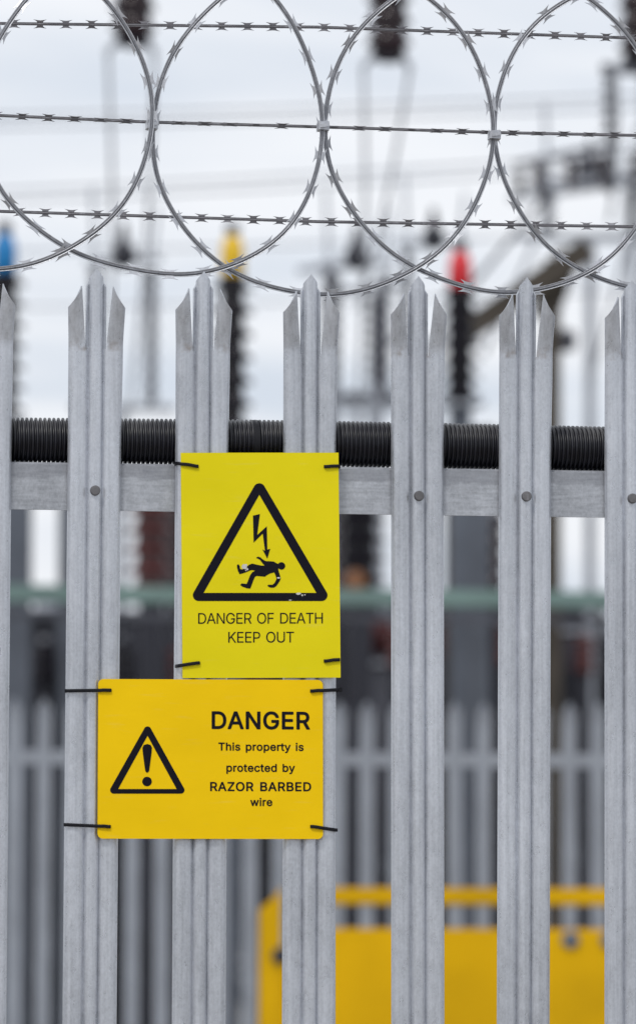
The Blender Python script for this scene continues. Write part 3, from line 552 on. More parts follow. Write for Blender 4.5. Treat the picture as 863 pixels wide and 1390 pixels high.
def rounded_rect(tl, tr, br, bl, r):
    c = [Vector(tl), Vector(tr), Vector(br), Vector(bl)]; out = []
    for i in range(4):
        p, a, q = c[i], c[i-1], c[(i+1) % 4]
        u, v = (a-p).normalized(), (q-p).normalized()
        for k in range(6):
            an = k/5*PI/2; out.append(tuple(p+u*r*(1-math.sin(an))+v*r*(1-math.cos(an))))
    return out

def sign_plate(corners, r, Yf, thick, label, mat):
    loops = px_loop(rounded_rect(*corners, r), Yf)
    cx = sum(p[0] for p in loops)/len(loops); zb = min(p[1] for p in loops)
    root = empty('warning_sign', label, 'sign', (cx, Yf, zb))
    me = flat_curve_mesh([loops], thick); 
    for v in me.vertices: x, y, z = v.co; v.co = (x-cx, thick/2-z, y-zb)
    me.materials.clear(); link('plate', me, mat, root)
    return root

Y1 = -.0042; Y2 = -.0036
s1 = sign_plate(((245.6,614.6),(459.3,614.4),(462.2,919.8),(248,920.4)), .6, Y1, .0022, 'lemon yellow upright sign with lightning bolt over a fallen figure, DANGER OF DEATH KEEP OUT', m_lemon)
s2 = sign_plate(((133.8,921.6),(438.2,923),(438.4,1139),(132.8,1138.4)), 7, Y2, .0022, 'golden yellow wide sign with exclamation mark triangle, DANGER razor barbed wire warning', m_gold)
Z1 = lambda x_, y_: (230+x_/3.452, 600+y_/3.452)
Z2 = lambda x_, y_: (80+x_/2.1575, 900+y_/2.1575)
Z7 = lambda x_, y_: (300+x_/8.18, 640+y_/8.18)
def outer(pts, r): return rounded_poly(pts, r)
tri = outer([Z1(421,220), Z1(713,718), Z1(137,718)], 27/3.452)
printed('warning_triangle', [px_loop(tri, Y1), px_loop([Z1(421,247), Z1(688,707), Z1(160,707)], Y1)], Y1, s1)
bolt_pts = [(355,490),(432,472),(402,705),(508,608),(514,868),(546,858),(514,968),(460,866),(488,880),(463,690),(362,790)]
printed('lightning_arrow', [px_loop([Z7(*p) for p in bolt_pts], Y1)], Y1, s1)
body = [(388,958),(412,945),(437,953),(462,975),(495,995),(545,997),(585,1000),(615,1018),(636,1026),(643,1014),(660,1008),(680,1008),(698,1018),(711,1035),(713,1052),(706,1070),(692,1085),(674,1091),(655,1087),(643,1077),(634,1080),(642,1115),(655,1155),(662,1188),(652,1215),(632,1247),(610,1275),(587,1290),(552,1290),(528,1282),(515,1268),(527,1256),(550,1258),(575,1256),(598,1232),(617,1192),(606,1155),(590,1121),(545,1132),(515,1148),(487,1168),(440,1164),(400,1160),(378,1167),(358,1212),(340,1262),(325,1300),(290,1298),(240,1280),(213,1260),(228,1243),(262,1246),(285,1248),(298,1218),(322,1155),(345,1120),(378,1101),(345,1094),(320,1100),(280,1118),(240,1132),(207,1140),(190,1110),(178,1065),(178,1037),(195,1030),(208,1050),(212,1082),(237,1088),(275,1072),(310,1036),(345,1022),(400,1035),(450,1045),(486,1044),(468,1028),(448,1003),(432,980),(408,968)]
printed('fallen_figure', [px_loop([Z7(*p) for p in body], Y1)], Y1, s1)
def scuff(cx, cy, r, seed, n=16, sx=1, sy=1):
    rr = random.Random(seed)
    return [(cx+sx*r*(.65+.5*rr.random())*math.cos(2*PI*k/n), cy+sy*r*(.65+.5*rr.random())*math.sin(2*PI*k/n)) for k in range(n)]
for lp in ([px_loop([Z7(*p) for p in scuff(*a)], Y1-.0004) for a in ((262,1055,34,3),(292,1085,14,4),(276,1100,8,8),(638,1180,17,5,14,1.2,.6))]
        + [px_loop([Z1(*p) for p in scuff(*a)], Y1-.0004) for a in ((604,711,9,6,12,1.4,.6),(622,718,5,9),(634,716,3.5,7),(566,741,4,2,10,2,.6))]): printed('paint_scuff', [lp], Y1-.0004, s1, m_scuff, .0001)
printed('lettering', text_loops('DANGER OF DEATH', 269.2, 438, 846.7, 832.2, Y1, 846.2), Y1, s1)
printed('lettering', text_loops('KEEP OUT', 310, 399, 872.3, 857.8, Y1, 872), Y1, s1)

tri2 = outer([Z2(260,196), Z2(357.5,372), Z2(161,372)], 10.5/2.1575)
printed('warning_triangle', [px_loop(tri2, Y2), px_loop([Z2(260,213), Z2(345,369), Z2(174,369)], Y2)], Y2, s2)
ex = [(245,248),(249,240),(259,237),(269,240),(273,248),(272,262),(267,300),(264.5,317),(259,322),(253.5,317),(251,300),(246,262)]
dot = [(258.5+14*math.cos(2*PI*k/24), 347+14*math.sin(2*PI*k/24)) for k in range(24)]
printed('exclamation_mark', [px_loop([Z2(*p) for p in ex], Y2), px_loop([Z2(*p) for p in dot], Y2)], Y2, s2)
printed('lettering', text_loops('DANGER', 287.4, 420.6, 988.8, 966.2, Y2, 989.6, '*'), Y2, s2)
for t_, x0, x1, yb, yt, dy in (('This property is', 296.5, 412, 1018.4, 1008.2, .7), ('protected by', 307.4, 400.2, 1047.2, 1037.0, .3),
                           ('RAZOR BARBED', 285.4, 422.2, 1073.4, 1061.8, .3), ('wire', 339.8, 369.6, 1093.8, 1083.6, 0)):
    printed('lettering', text_loops(t_, x0, x1, yb, yt, Y2, yb+dy, '*'), Y2, s2)

def tie(xs, ys, xe, ye, Yf, label, head=False):
    edge = {(Y1, 0): 246.6, (Y1, 1): 460, (Y2, 0): 133.6, (Y2, 1): 438}[(Yf, int(xe > xs))]
    """from the hole in the sign at (xs, ys) round the pale edge at (xe, ye)"""
    sg = 1 if xe > xs else -1
    p0 = at(xs, ys, Yf); e = at(xe, ye, 0)
    q = lambda x_, y_, Y: at(x_, y_, Y)
    yf = Yf-.0018
    fr = (edge-xs)/(xe-xs); eg = at(edge, ys+(ye-ys)*fr, Yf)
    pts = [Vector((p0.x, Yf+.0010, p0.z)), Vector((p0.x+sg*.0004, yf, p0.z)), Vector((p0.x+sg*.0030, yf-.0006, p0.z)),
           Vector((p0.x*.4+eg.x*.6, yf-.0005, p0.z*.4+eg.z*.6+.0003)), Vector((eg.x+sg*.0002, yf+.0001, eg.z)), Vector((e.x-sg*.0012, (-.0022 if abs(xe-edge) < 14 else .0005), e.z)), Vector((e.x+sg*.0006, .0065, e.z)), Vector((e.x-sg*.0008, .0150, e.z-.0003)), Vector((e.x-sg*.010, .0175, e.z-.001)), Vector((e.x-sg*.045, .0165, e.z-.001))]
    hd = (e.x+sg*.0004, .001, e.z) if head else None
    cable_tie([tuple(p) for p in pts], label, hd)
tie(269,633,239.6,629,Y1,'black cable tie at the upper left corner of the lemon yellow sign')
tie(440,633.5,461.5,632.8,Y1,'black cable tie at the upper right corner of the lemon yellow sign')
tie(271,900,240,904,Y1,'black cable tie at the lower left corner of the lemon yellow sign')
tie(440,897.3,460,895.5,Y1,'black cable tie at the lower right corner of the lemon yellow sign')
tie(151,937,91.3,937.6,Y2,'long black cable tie at the upper left corner of the golden sign')
tie(421.5,938,461.5,936.3,Y2,'black cable tie with a square head at the upper right corner of the golden sign', True)
tie(150,1122,90,1119.5,Y2,'long black cable tie at the lower left corner of the golden sign')
tie(421.5,1122,457.3,1126.6,Y2,'drooping black cable tie at the lower right corner of the golden sign')

# ------------------------------------------------------------------ substation behind
def sheds(r_core, r_shed, z0, z1, n, dr=.0):
    prof = [(r_core*1.15, z0)]; p = (z1-z0)/n
    for k in range(n):
        zb = z0+p*k; R_ = r_shed*(1 if k % 2 == 0 else 1-dr)
        prof += [(r_core, zb+.12*p), (r_core, zb+.38*p), (R_*.97, zb+.42*p), (R_, zb+.48*p), (R_*.96, zb+.56*p), (r_core*1.1, zb+.80*p)]
    return prof+[(r_core*1.15, z1)]
def pz(px, py, Y): return at(px, py, Y).z

def arrester(px, Y, cap_m, label, py_cap0, py_cap1, py_b):
    X = at_x(px, Y); X = at(px, 450, Y).x
    z0, z1, z2 = pz(px, py_b, Y), pz(px, py_cap1, Y), pz(px, py_cap0, Y)
    r = empty('post_insulator', label, 'insulator', (X, Y, 0), 'phase post insulators with coloured caps')
    MB().box((0,0,z0/2), (.135,.135,z0-.02)).build('support_column', m_bluesteel, r, bev=.01)
    MB().box((0,0,z0-.005), (.30,.30,.03)).build('mounting_plate', m_palesteel, r)
    MB().lathe(sheds(.080,.148,z0+.01,z1,7), n=24).build('insulator', m_black, r, smooth=50)
    MB().lathe([(.070,z1),(.086,z1+.02),(.080,z2-.09),(.055,z2-.02),(.02,z2)], n=20).build('phase_cap', cap_m, r, smooth=50)
    MB().lathe([(.03,z2),(.05,z2+.01),(.05,z2+.06),(.02,z2+.08)], n=14).build('terminal', m_darksteel, r, smooth=50)
    return r
YA = 28.0
arrester(6, YA, m_blue, 'black ribbed post insulator with a blue cap at the left edge', 316, 372, 572)
arrester(315, YA, m_yel, 'black ribbed post insulator with a yellow cap behind the second and third pales', 318, 376, 600)
arrester(624, YA, m_red, 'black ribbed post insulator with a red cap right of the fourth pale', 340, 392, 548)

# insulator strings hanging from a gantry
YG = 24.5
gz = pz(400, -190, YG)
g = empty('gantry', 'pale steel line gantry spanning high over the switchgear, carrying the brown insulators', 'gantry', (at(520,0,YG).x, YG, 0))
gx0, gx1 = -3.6, 3.6
for sx in (gx0, gx1):
    mb = MB()
    for dx in (-.25,.25):
        for dy in (-.25,.25): mb.beam((sx+dx,dy,0),(sx+dx*.6,dy*.6,gz+.3),.07,.07)
    for k in range(9):
        za, zb_ = k*gz/9, (k+1)*gz/9; f0 = .25*(1-.4*k/9); f1 = .25*(1-.4*(k+1)/9); s_ = 1 if k % 2 else -1
        for dy in (-1,1): mb.beam((sx-s_*f0,dy*f0,za),(sx+s_*f1,dy*f1,zb_),.035,.02)
        for dx in (-1,1): mb.beam((sx+dx*f0,-s_*f0,za),(sx+dx*f1,s_*f1,zb_),.035,.02)
    mb.build('lattice_column', m_palesteel, g)
mb = MB()
for dy in (-.15,.15):
    for dz in (0,.35): mb.beam((gx0,dy,gz+dz),(gx1,dy,gz+dz),.06,.06)
for k in range(16):
    xa = gx0+(gx1-gx0)*k/16; xb = gx0+(gx1-gx0)*(k+1)/16; a_, b_ = (0,.35) if k % 2 else (.35,0)
    for dy in (-.15,.15): mb.beam((xa,dy,gz+a_),(xb,dy,gz+b_),.03,.02)
mb.build('lattice_beam', m_palesteel, g)
for px_, py_, lab, l1, l2 in ((181,58,'dark brown hanging insulator at the upper left, above two pale droppers',(146,560),(176,560)),
                      (527,78,'dark brown hanging insulator at the upper centre, above two converging droppers',(484,560),(486,420)),
                      (868,84,'dark brown hanging insulator at the upper right corner',(826,300),(800,520))):
    p = at(px_, py_, YG); r = empty('suspension_insulator', lab, 'insulator', (p.x, YG, p.z), 'dark brown insulators hanging from the gantry')
    h = gz-p.z
    MB().lathe(sheds(.105,.145,.02,h-.25,int((h-.25)/.13)), n=22).build('insulator', m_brown, r, smooth=50)
    MB().lathe([(.016,h-.25),(.016,h)], n=10).build('hanger_rod', m_palesteel, r)
    arm = [(-.160,0,-.085),(-.150,0,-.045),(-.115,0,-.012),(-.05,0,.0),(0,0,.005),(.05,0,0),(.10,0,-.01),(.128,0,-.045),(.135,0,-.085)]
    MB().tube([Vector(v) for v in arm], circ(.021, 8)).build('yoke', m_palesteel, r, smooth=60)
    MB().lathe([(.06,-.03),(.10,-.01),(.10,.03)], n=16).build('cap_fitting', m_darksteel, r)
    for sx, (ex, ey) in ((-.158, l1), (.133, l2)):
        e = at(ex, ey, YG+1.5)
        a = Vector((sx,0,-.08)); bb = e-Vector(r.location)
        pts = [a.lerp(bb, t_) + Vector((.03*math.sin(PI*t_),0,0)) for t_ in [k/12 for k in range(13)]]
        MB().tube(pts, circ(.012, 8)).build('dropper_conductor', m_alu, r, smooth=60)

def disconnector(px, Y, pyc, label, mat_ins=m_radiator, w=.42, py_base=560, rods=True):
    X = at(px, pyc, Y).x; zt = pz(px, pyc, Y); zb = pz(px, py_base, Y)
    r = empty('disconnector', label, 'switchgear', (X, Y, 0), 'disconnectors on tall steel posts')
    MB().box((0,0,zb/2), (.075,.075,zb)).build('support_column', m_palesteel, r, bev=.01)
    MB().box((0,0,zb+.04), (w*2.0,.10,.05)).build('crossbeam', m_palesteel, r)
    for s_ in (-1,1):
        MB().lathe(sheds(.035,.062,zb+.08,zt-.12,8), (s_*w*.55,0,0), n=18).build('insulator', mat_ins, r, smooth=50)
    MB().beam((-w*.75,0,zt-.08),(w*.75,0,zt-.03),.05,.05).build('contact_arm', m_alu, r)
    mb = MB(); mb.lathe([(.03,zt-.12),(.10,zt-.07),(.11,zt+.02),(.05,zt+.10),(.02,zt+.26)], (0,0,0), n=16); mb.build('contact_head', m_darksteel, r, smooth=50)
    if rods:
        MB().beam((-w*.55,0,zt-.05),(-w*.55-.03,0,zt+.55),.03,.03).build('arcing_horn', m_alu, r)
        MB().beam((w*.55,0,zt-.05),(w*.55+.05,0,zt+.40),.03,.03).build('arcing_horn', m_alu, r)
    return r
disconnector(168, 34, 345, 'pale blurred disconnector post behind the first pale')
disconnector(484, 34, 348, 'pale blurred disconnector post between the third and fourth pales')
disconnector(588, 37, 322, 'pale blurred disconnector post left of the red cap', py_base=470)
disconnector(800, 33, 235, 'dark cluttered disconnector with tilted arms at the upper right', m_darksteel, .62, 330)
# busbar clutter upper right
r = empty('isolator_frame', 'dark blurred isolator with dangling insulator chain at the right edge', 'switchgear', (at(826,200,31).x, 31, 0))
zt, zm = pz(826, 95, 31), pz(826, 262, 31)
MB().lathe(sheds(.025,.062,zm,zt,9), n=16).build('insulator', m_radiator, r, smooth=50)
MB().beam((-.62,0,zm+.02),(.35,0,zm+.18),.045,.045).build('crossbeam', m_palesteel, r)
for dx in (-.55,-.3,-.05,.2):
    MB().lathe(sheds(.03,.055,zm+.05+.1*dx,zm+.30+.16*dx,3), (dx,0,0), n=16).build('insulator', m_brown, r, smooth=50)
MB().beam((.30,.05,0),(.30,.05,zt+.4),.07,.07).build('support_column', m_palesteel, r)
MB().beam((.30,.05,zt),(-.05,.0,zt+.02),.06,.06).build('bracket_arm', m_radiator, r)
MB().beam((-.40,0,zm),(-.95,.1,zm-1.25),.035,.035).build('drive_rod', m_alu, r)

r = empty('isolator_frame', 'dark blurred isolator arms just left of the dangling insulator chain', 'switchgear', (at(760,250,36).x, 36, 0))
zt, zm = pz(760, 196, 36), pz(760, 262, 36)
MB().beam((-.45,0,zm-.06),(.62,0,zm+.10),.05,.05).build('crossbeam', m_palesteel, r)
for dx in (-.36,-.12,.18,.42):
    MB().lathe(sheds(.03,.06,zm+.02+.12*dx,zm+.26+.2*dx,3), (dx,0,0), n=16).build('insulator', m_brown, r, smooth=50)
MB().beam((-.40,0,zm+.24),(.55,.1,zm+.46),.05,.05).build('contact_arm', m_radiator, r)
MB().beam((.62,.0,0),(.62,.0,zm+.2),.07,.07).build('support_column', m_palesteel, r)
MB().beam((-.1,0,zm),(-.75,.1,zm-.8),.04,.04).build('drive_rod', m_radiator, r)
for px_, Y, pt, lab in ((452, 36, 372, 'grey blurred busbar support left of the fourth pale'), (510, 35.5, 400, 'grey blurred busbar support close behind the fourth pale')):
    X = at(px_, pt, Y).x; zt = pz(px_, pt, Y); zb = pz(px_, 520, Y)
    r = empty('busbar_support', lab, 'switchgear', (X, Y, 0), 'grey busbar supports behind the fence')
    MB().box((0,0,zb/2), (.12,.12,zb)).build('support_column', m_palesteel, r)
    MB().lathe(sheds(.05,.085,zb,zt,7), n=18).build('insulator', m_radiator, r, smooth=50)
    MB().beam((-.30,0,zt+.02),(.26,0,zt+.10),.06,.06).build('busbar', m_alu, r)
    MB().box((0,0,zb-.12), (.55,.10,.08)).build('crossbeam', m_radiator, r)
# low bushing columns showing under the rail
def bushing(px, Y, pt, pb, mat, label, rs=.15, grp='ribbed bushings standing below the rail line'):
    X = at(px, pb, Y).x; z0, z1 = pz(px, pb, Y), pz(px, pt, Y)
    r = empty('bushing', label, 'insulator', (X, Y, 0), grp)
    MB().box((0,0,z0/2), (.16,.16,z0)).build('support_column', m_darksteel, r)
    MB().lathe(sheds(rs*.55,rs,z0,z1,max(4,int((z1-z0)/.13))), n=22).build('insulator', mat, r, smooth=50)
    MB().lathe([(.04,z1),(.05,z1+.03),(.05,z1+.10),(.02,z1+.13)], n=14).build('terminal', m_palesteel, r, smooth=50)
bushing(205, 29, 655, 815, m_redbrown, 'red brown ribbed bushing seen between the first and second pales', .19)
bushing(238, 30, 640, 830, m_brown, 'brown ribbed bushing partly behind the second pale', .13)
bushing(487, 28.5, 640, 800, m_black, 'black ribbed bushing just right of the lemon sign', .2)
bushing(466, 31, 670, 820, m_brown, 'dark brown ribbed bushing partly behind the right edge of the lemon sign', .14)
bushing(672, 31, 700, 830, m_brown, 'dark brown ribbed bushing partly behind the fifth pale', .09)
p = at(482, 788, 27.8)
tag(MB().lathe([(.02,-.02),(.075,-.01),(.075,.03),(.05,.05)], axis='Y', n=18).build('indicator_disc', m_orange, None, smooth=40), 'small round orange disc below the black ribbed bushing', 'marker').location = p

# blue-grey steel columns
def column(px, Y, w, pt, mat, label):
    X = at(px, 750, Y).x; h = pz(px, pt, Y)
    r = empty('steel_column', label, 'column', (X, Y, 0), 'blue-grey steel columns below the rail')
    MB().box((0,-w*.0,h/2), (w,.10,h)).build('shaft', mat, r, bev=.008)
    MB().box((0,0,h+.01), (w*1.2,.2,.03)).build('cap_plate', mat, r)
    MB().box((0,0,.02), (w*1.6,.3,.04)).build('base_plate', mat, r)
column(27, 29.5, .17, 610, m_bluesteel, 'blue grey steel column at the far left below the rail')
column(92, 30.5, .13, 620, m_bluesteel, 'blue grey steel column partly behind the first pale')
column(642, 30, .25, 585, m_bluesteel, 'broad blue grey steel column between the fourth and fifth pales')
column(612, 31, .08, 600, m_wood, 'narrow brownish column beside the broad blue grey one')

# green duct crossing everything
YD = 27.0
r = empty('cable_duct', 'long pale green horizontal duct crossing behind the fence at sign height', 'duct', (at(430,800,YD).x, YD, 0))
zd = (pz(430,797,YD)+pz(430,824,YD))/2
MB().box((0,0,zd), (20,.14,.115)).build('duct', m_green, r, bev=.01)
MB().box((0,0,zd-.14), (20,.08,.045)).build('lower_rail', m_radiator, r)
for x_ in (-9.8,-7.4,-5.8,6.2,8,9.8,-4.2,-2.45,-.9,.72,2.3,4.2): MB().box((x_,0,(zd-.06)/2), (.09,.09,zd-.06)).build('leg', m_darksteel, r)

# transformers
def transformer(pxc, Y, w, pt, label):
    X = at(pxc, 850, Y).x; h = pz(pxc, pt, Y)
    r = empty('transformer', label, 'transformer', (X, Y, 0), 'dark transformers behind the second fence')
    MB().box((0,0,.1), (w*1.1,1.8,.2)).build('plinth', m_verge, r)
    MB().box((0,0,.2+(h-.2)/2), (w,1.4,h-.2)).build('tank', m_darksteel, r, bev=.03)
    MB().box((0,0,h+.02), (w*1.04,1.5,.05)).build('lid', m_radiator, r)
    k = -w/2+.15
    while k < w/2-.1:
        if random.random() < .85:
            mb = MB()
            for q in range(4): mb.box((k+q*.07,-.86,.2+(h-.5)/2+.1), (.025,.30,h-.6))
            mb.build('radiator', m_radiator if random.random() < .5 else m_darksteel, r)
        k += .42
    for q in (-.35,.0,.38):
        MB().lathe([(.09,0),(.09,.12),(.06,.16)], (q*w,-.2,h+.04), n=16).build('valve_cap', m_palesteel, r, smooth=40)
    return r
transformer(60, 33, 2.6, 842, 'dark finned transformer at the left beneath the green duct')
tr2 = transformer(610, 34, 2.1, 836, 'dark finned transformer between the fourth and fifth pales')
transformer(-620, 33.5, 2.8, 838, 'dark transformer beyond the left edge of the fence opening')
transformer(1480, 34, 2.4, 836, 'dark transformer beyond the right end of the trailer')
transformer(830, 35, .75, 876, 'small dark transformer at the far right beneath the green duct')
pc = at(490, 862, 31.5)
r = empty('oil_conservator', 'dark red horizontal cylinder tank just right of the lemon sign', 'tank', (pc.x, 31.5, 0))
MB().lathe([(.05,-.50),(.12,-.49),(.15,-.45),(.15,.45),(.12,.49),(.05,.50)], (0,0,pc.z), axis='X', n=28).build('drum', m_darkred, r, smooth=50)
for s_ in (-.3,.3): MB().box((s_,0,(pc.z-.14)/2), (.08,.12,pc.z-.14)).build('leg', m_darksteel, r)
MB().lathe([(.05,.14),(.05,.22),(.02,.24)], (.2,0,pc.z), n=14).build('filler_cap', m_palesteel, r)
# marshalling cabinets
for px_, Y, w, pt, mm_, lab in ((205,32.5,.62,845,m_darksteel,'dark control cabinet seen between the first and second pales'),(470,33,.9,905,m_radiator,'grey control cabinet beneath the dark red drum'),(760,31.5,.30,862,m_darksteel,'narrow dark control cabinet right of the fifth pale')):
    X = at(px_, 850, Y).x; h = pz(px_, pt, Y)
    r = empty('control_cabinet', lab, 'cabinet', (X, Y, 0))
    MB().box((0,0,h/2+.05), (w,.5,h-.1)).build('body', mm_, r, bev=.01)
    MB().box((0,-.262,h/2), (w*.86,.02,h*.8)).build('door', mm_, r, bev=.005)
    MB().box((w*.3,-.285,h/2), (.03,.03,.14)).build('handle', m_palesteel, r)
    MB().box((0,0,h+.02), (w*1.08,.56,.035)).build('roof', m_palesteel, r)
    MB().box((0,0,.05), (w*1.05,.55,.1)).build('plinth', m_verge, r)

rq = random.Random(5)
for k in range(22):
    px_ = 18+k*39+rq.uniform(-14,14); Y = rq.uniform(29.6,31.2); pt = rq.uniform(826,872); w_ = rq.uniform(.05,.11)
    X = at(px_, pt, Y).x; h = pz(px_, pt, Y)
    kind = rq.choice(('dark','brown','pale'))
    where = 'below the green duct, %s' % ('left of the first pale' if px_ < 95 else 'behind the first pale' if px_ < 160 else 'left of the lemon sign' if px_ < 245 else 'behind the lemon sign' if px_ < 460 else 'left of the fourth pale' if px_ < 536 else 'behind the fourth pale' if px_ < 602 else 'between the fourth and fifth pales' if px_ < 680 else 'behind the fifth pale' if px_ < 745 else 'right of the fifth pale')
    r = empty('cable_termination', '%s ribbed cable termination %s' % ({'dark':'near black','brown':'red brown','pale':'grey'}[kind], where), 'insulator', (X, Y, 0), 'short cable terminations under the green duct, %s, %s' % (kind, where))
    MB().box((0,0,(h-.34)/2), (.07,.07,h-.34)).build('stand', m_darksteel, r)
    MB().lathe(sheds(w_*.6,w_,h-.34,h-.05,4), n=16).build('insulator', {'dark':m_black,'brown':m_redbrown,'pale':m_radiator}[kind], r, smooth=50)
    MB().lathe([(.02,h-.05),(.035,h-.03),(.035,h)], n=12).build('terminal', m_alu, r, smooth=40)
# timber structure right
YT = 29.0
bx = at(749, 400, YT).x
r = empty('timber_pole', 'dark brown timber pole with a heavy raking brace right of the fifth pale', 'pole', (bx, YT, 0))
zt = pz(749, 352, YT)
MB().lathe([(.075,0),(.062,zt)], n=18).build('pole', m_wood, r, smooth=60)
a_ = at(792, 340, YT)-Vector(r.location); b_ = at(628, 452, YT)-Vector(r.location)
MB().beam((a_.x,-.15,a_.z),(b_.x,-.15,b_.z),.14,.17).build('raking_brace', m_wood, r, bev=.01)
MB().beam((a_.x-.12,-.02,a_.z-.02),(a_.x-.30,-.02,a_.z-.50),.12,.18).build('knee_piece', m_wood, r, bev=.01)
e_ = at(770, 462, YT)-Vector(r.location)
MB().lathe([(.03,-.03),(.06,0),(.06,.10),(.03,.13)], (e_.x,0,e_.z-.05), n=14).build('pin_insulator', m_radiator, r, smooth=40)
MB().beam((0,0,e_.z-.06),(e_.x+.04,0,e_.z-.06),.04,.04).build('bracket_arm', m_radiator, r)
b2 = at(628, 452, YT)-Vector(r.location)
MB().lathe([(.07,0),(.06,b2.z+.05)], (b2.x,0,0), n=18).build('pole', m_wood, r, smooth=60)

# overhead conductors
for (x0,y0,x1,y1,rad,lab) in ((0,160,863,132,.013,'highest blurred overhead conductor crossing the sky'),(0,174,863,148,.013,'second overhead conductor close beneath the highest'),
                          (0,262,863,212,.013,'third overhead conductor from the top, crossing midway down the coil'),(0,276,863,228,.013,'fourth overhead conductor from the top, crossing midway down the coil'),
                          (0,345,863,318,.011,'overhead conductor crossing behind the coloured caps'),(0,420,863,398,.010,'lowest faint overhead conductor, level with the pale tips')):
    Yq = 44.0; p0, p1 = at(x0,y0,Yq), at(x1,y1,Yq); d = (p1-p0)
    pts = [p0+d*t_+Vector((0,0,.02*((t_-.5)**2)*4)) for t_ in [(-30+k*2)/10 for k in range(36)]]
    mb = MB(); o_ = pts[0]; mb.tube([p-o_ for p in pts], circ(rad, 8))
    ob = mb.build('overhead_conductor', m_alu, None, smooth=60); ob.location = o_
    tag(ob, lab, 'cable', 'overhead conductors crossing the sky')

# ------------------------------------------------------------------ yellow trailer in front of the second fence
YL = 13.4
pl = at(352, 1250, YL); zt = pz(600, 1205, YL); zt2 = pz(600, 1228, YL); zb1 = pz(600, 1260, YL)
r = empty('plant_trailer', 'yellow steel trailer with a slotted top rail parked in front of the second fence', 'trailer', (pl.x, YL, 0))
LEN = 3.2; zbot = .62; r.rotation_euler.z = -.17
MB().box((LEN/2+.09,0,(zb1+zbot)/2), (LEN-.18,.05,zb1-zbot)).build('side_board', m_trailer, r, bev=.006)
MB().box((LEN/2+.09,0,(zt+zt2)/2), (LEN-.18,.06,zt-zt2)).build('top_rail', m_trailer, r, bev=.008)
zs = pz(360, 1222, YL)
# sloped end frame
vs = []
for y_ in (-.031,.031): vs += [(0,y_,zbot),(0,y_,zs-.035),(.045,y_,zs),(.088,y_,zt-.001),(.088,y_,zbot)]
MB().add(vs, [(0,1,2,3,4),(9,8,7,6,5)]+[(i,(i+1)%5,5+(i+1)%5,5+i) for i in range(5)]).build('end_frame', m_trailer, r, bev=.004)
for x_ in (1.62, 2.1, 2.6, 3.12): MB().box((x_,.002,(zt2+zb1)/2), (.05,.045,zt2-zb1-.002)).build('post', m_trailer, r)
MB().box((LEN/2,1.6,(zb1+zbot)/2), (LEN-.02,.05,zb1-zbot-.2)).build('side_board', m_trailer, r, bev=.006)
MB().box((LEN/2,.8,zbot+.02), (LEN-.02,1.54,.06)).build('floor', m_darksteel, r)
MB().beam((0,.8,.50),(-1.0,.8,.46),.1,.1).build('drawbar', m_darksteel, r)
MB().box((LEN/2,.8,.55), (LEN,.9,.08)).build('chassis', m_darksteel, r)
for px_ in (765, 816):
    p = at(px_, 1274, YL)
    MB().lathe([(.033,.0),(.035,-.012),(.022,-.02),(.010,-.012)], (p.x-pl.x,-.026,p.z), axis='Y', n=20).build('lamp', m_bluesteel if px_ else m_darksteel, r, smooth=30)
p = at(381, 1297, YL); MB().lathe([(.035,0),(.035,-.02),(.02,-.025)], (p.x-pl.x,-.032,p.z), axis='Y', n=18).build('latch', m_darksteel, r, smooth=30)
for x_ in (1.35, 2.1):
    for y_ in (.02, 1.58):
        w_ = MB().lathe([(.20,-.10),(.28,-.10),(.31,-.07),(.31,.07),(.28,.10),(.20,.10)], (x_,y_+(.16 if y_ < 1 else -.16),.31), axis='Y', n=32).build('wheel', m_tyre, r, smooth=40)
        MB().lathe([(.195,-.06),(.10,-.04),(.05,-.08)], (x_,y_+(.16 if y_ < 1 else -.16),.31), axis='Y', n=24).build('rim', m_palesteel, w_, smooth=40)

# ------------------------------------------------------------------ dark shrub belt closing the view
def leaf_mat():
    m, nt, b = node_mat('evergreen_leaf'); N = nt.nodes; L = nt.links
    tc = N.new('ShaderNodeTexCoord'); n = N.new('ShaderNodeTexNoise'); n.inputs['Scale'].default_value = .9; n.inputs['Detail'].default_value = 4; L.new(tc.outputs['Object'], n.inputs['Vector'])
    r = N.new('ShaderNodeValToRGB'); r.color_ramp.elements[0].position = .35; r.color_ramp.elements[1].position = .65
    r.color_ramp.elements[0].color = (.018,.020,.026,1); r.color_ramp.elements[1].color = (.05,.053,.053,1)
    L.new(n.outputs['Fac'], r.inputs['Fac']); L.new(r.outputs['Color'], b.inputs['Base Color']); b.inputs['Roughness'].default_value = .6
    return m
rg = random.Random(3); mb = MB()
YH = 52.0
xa, xb = at(-3000,900,YH).x, at(3900,900,YH).x
def top_at(px):   # uneven skyline, as pixel rows
    return 872+18*math.sin(px*.021+1)+14*math.sin(px*.057)+10*math.sin(px*.13+2) - (30 if 380 < px < 560 else 0) + (14 if 760 < px < 830 else 0)
for k in range(48000):
    px_ = rg.uniform(-500, 1400) if k < 22000 else rg.uniform(-3000, 3900); zt = pz(px_, top_at(px_), YH); z = zt*rg.random()**.7; 
    c = Vector((xa+(xb-xa)*(px_+3000)/6900, YH+rg.uniform(-1.2,1.2)*math.sqrt(max(.05, 1-z/zt)), z))
    s_ = rg.uniform(.08,.19); n = Vector((rg.gauss(0,1), rg.gauss(0,1)-1, rg.gauss(0,1)+.6)).normalized()
    u = n.orthogonal().normalized()*s_; v = n.cross(u.normalized())*s_*.6
    mb.add([c-u, c+v, c+u, c-v], [(0,1,2,3)])
tag(mb.build('shrub_belt', leaf_mat(), None), 'dark evergreen shrub belt beyond the switchgear', 'shrubs', kind='stuff')

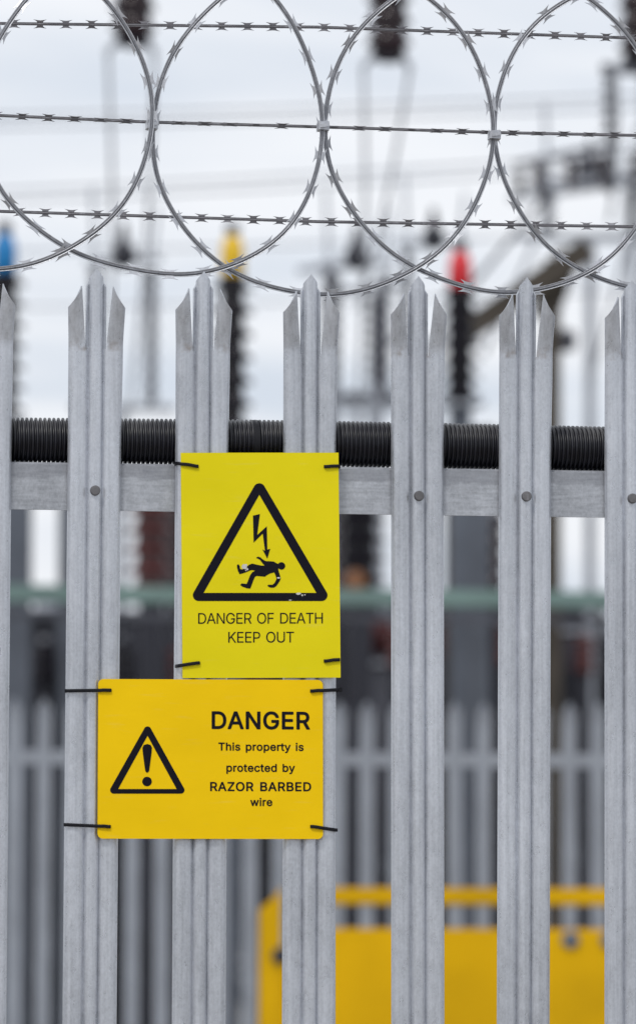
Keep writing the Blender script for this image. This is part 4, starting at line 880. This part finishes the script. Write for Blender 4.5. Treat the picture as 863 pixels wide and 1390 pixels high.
# ------------------------------------------------------------------ light: overcast sky and a soft high sun
w = bpy.data.worlds.new('World'); bpy.context.scene.world = w; w.use_nodes = True
N = w.node_tree.nodes; L = w.node_tree.links; bg = N['Background']
SUN_EL, SUN_AZ = math.radians(52), math.radians(215)      # azimuth clockwise from +Y
sky = N.new('ShaderNodeTexSky'); sky.sky_type = 'NISHITA'; sky.sun_disc = False; sky.sun_elevation = SUN_EL; sky.sun_rotation = SUN_AZ; sky.dust_density = 3
tc = N.new('ShaderNodeTexCoord')
mp = N.new('ShaderNodeMapping'); mp.inputs['Scale'].default_value = (3.0, 3.0, 16.0); mp.inputs['Rotation'].default_value = (0, .04, .3); L.new(tc.outputs['Generated'], mp.inputs['Vector'])
n1 = N.new('ShaderNodeTexNoise'); n1.inputs['Scale'].default_value = 2.6; n1.inputs['Detail'].default_value = 4; n1.inputs['Roughness'].default_value = .5; n1.inputs['Distortion'].default_value = .4; L.new(mp.outputs[0], n1.inputs['Vector'])
rp = N.new('ShaderNodeValToRGB'); rp.color_ramp.elements[0].position = .36; rp.color_ramp.elements[1].position = .60
rp.color_ramp.elements[0].color = (6.6,7.2,8.1,1); rp.color_ramp.elements[1].color = (8.9,9.1,9.5,1)
L.new(n1.outputs['Fac'], rp.inputs['Fac'])
mx = N.new('ShaderNodeMix'); mx.data_type = 'RGBA'; mx.inputs[0].default_value = .93
L.new(sky.outputs['Color'], mx.inputs[6]); L.new(rp.outputs['Color'], mx.inputs[7]); L.new(mx.outputs[2], bg.inputs['Color'])
bg.inputs['Strength'].default_value = .107
sd = bpy.data.lights.new('sun', 'SUN'); sd.energy = 1.4; sd.angle = math.radians(11); sd.color = (1,.97,.93)
so = bpy.data.objects.new('sun', sd); C.objects.link(so)
dirv = Vector((math.sin(SUN_AZ)*math.cos(SUN_EL), math.cos(SUN_AZ)*math.cos(SUN_EL), math.sin(SUN_EL)))
so.rotation_euler = (-dirv).to_track_quat('-Z', 'Y').to_euler(); so.location = (0, -5, 8)
sc = bpy.context.scene
sc.view_settings.view_transform = 'Standard'; sc.view_settings.look = 'None'; sc.view_settings.gamma = 1; sc.view_settings.exposure = 0
sc.render.engine = 'CYCLES'; sc.cycles.use_denoising = True
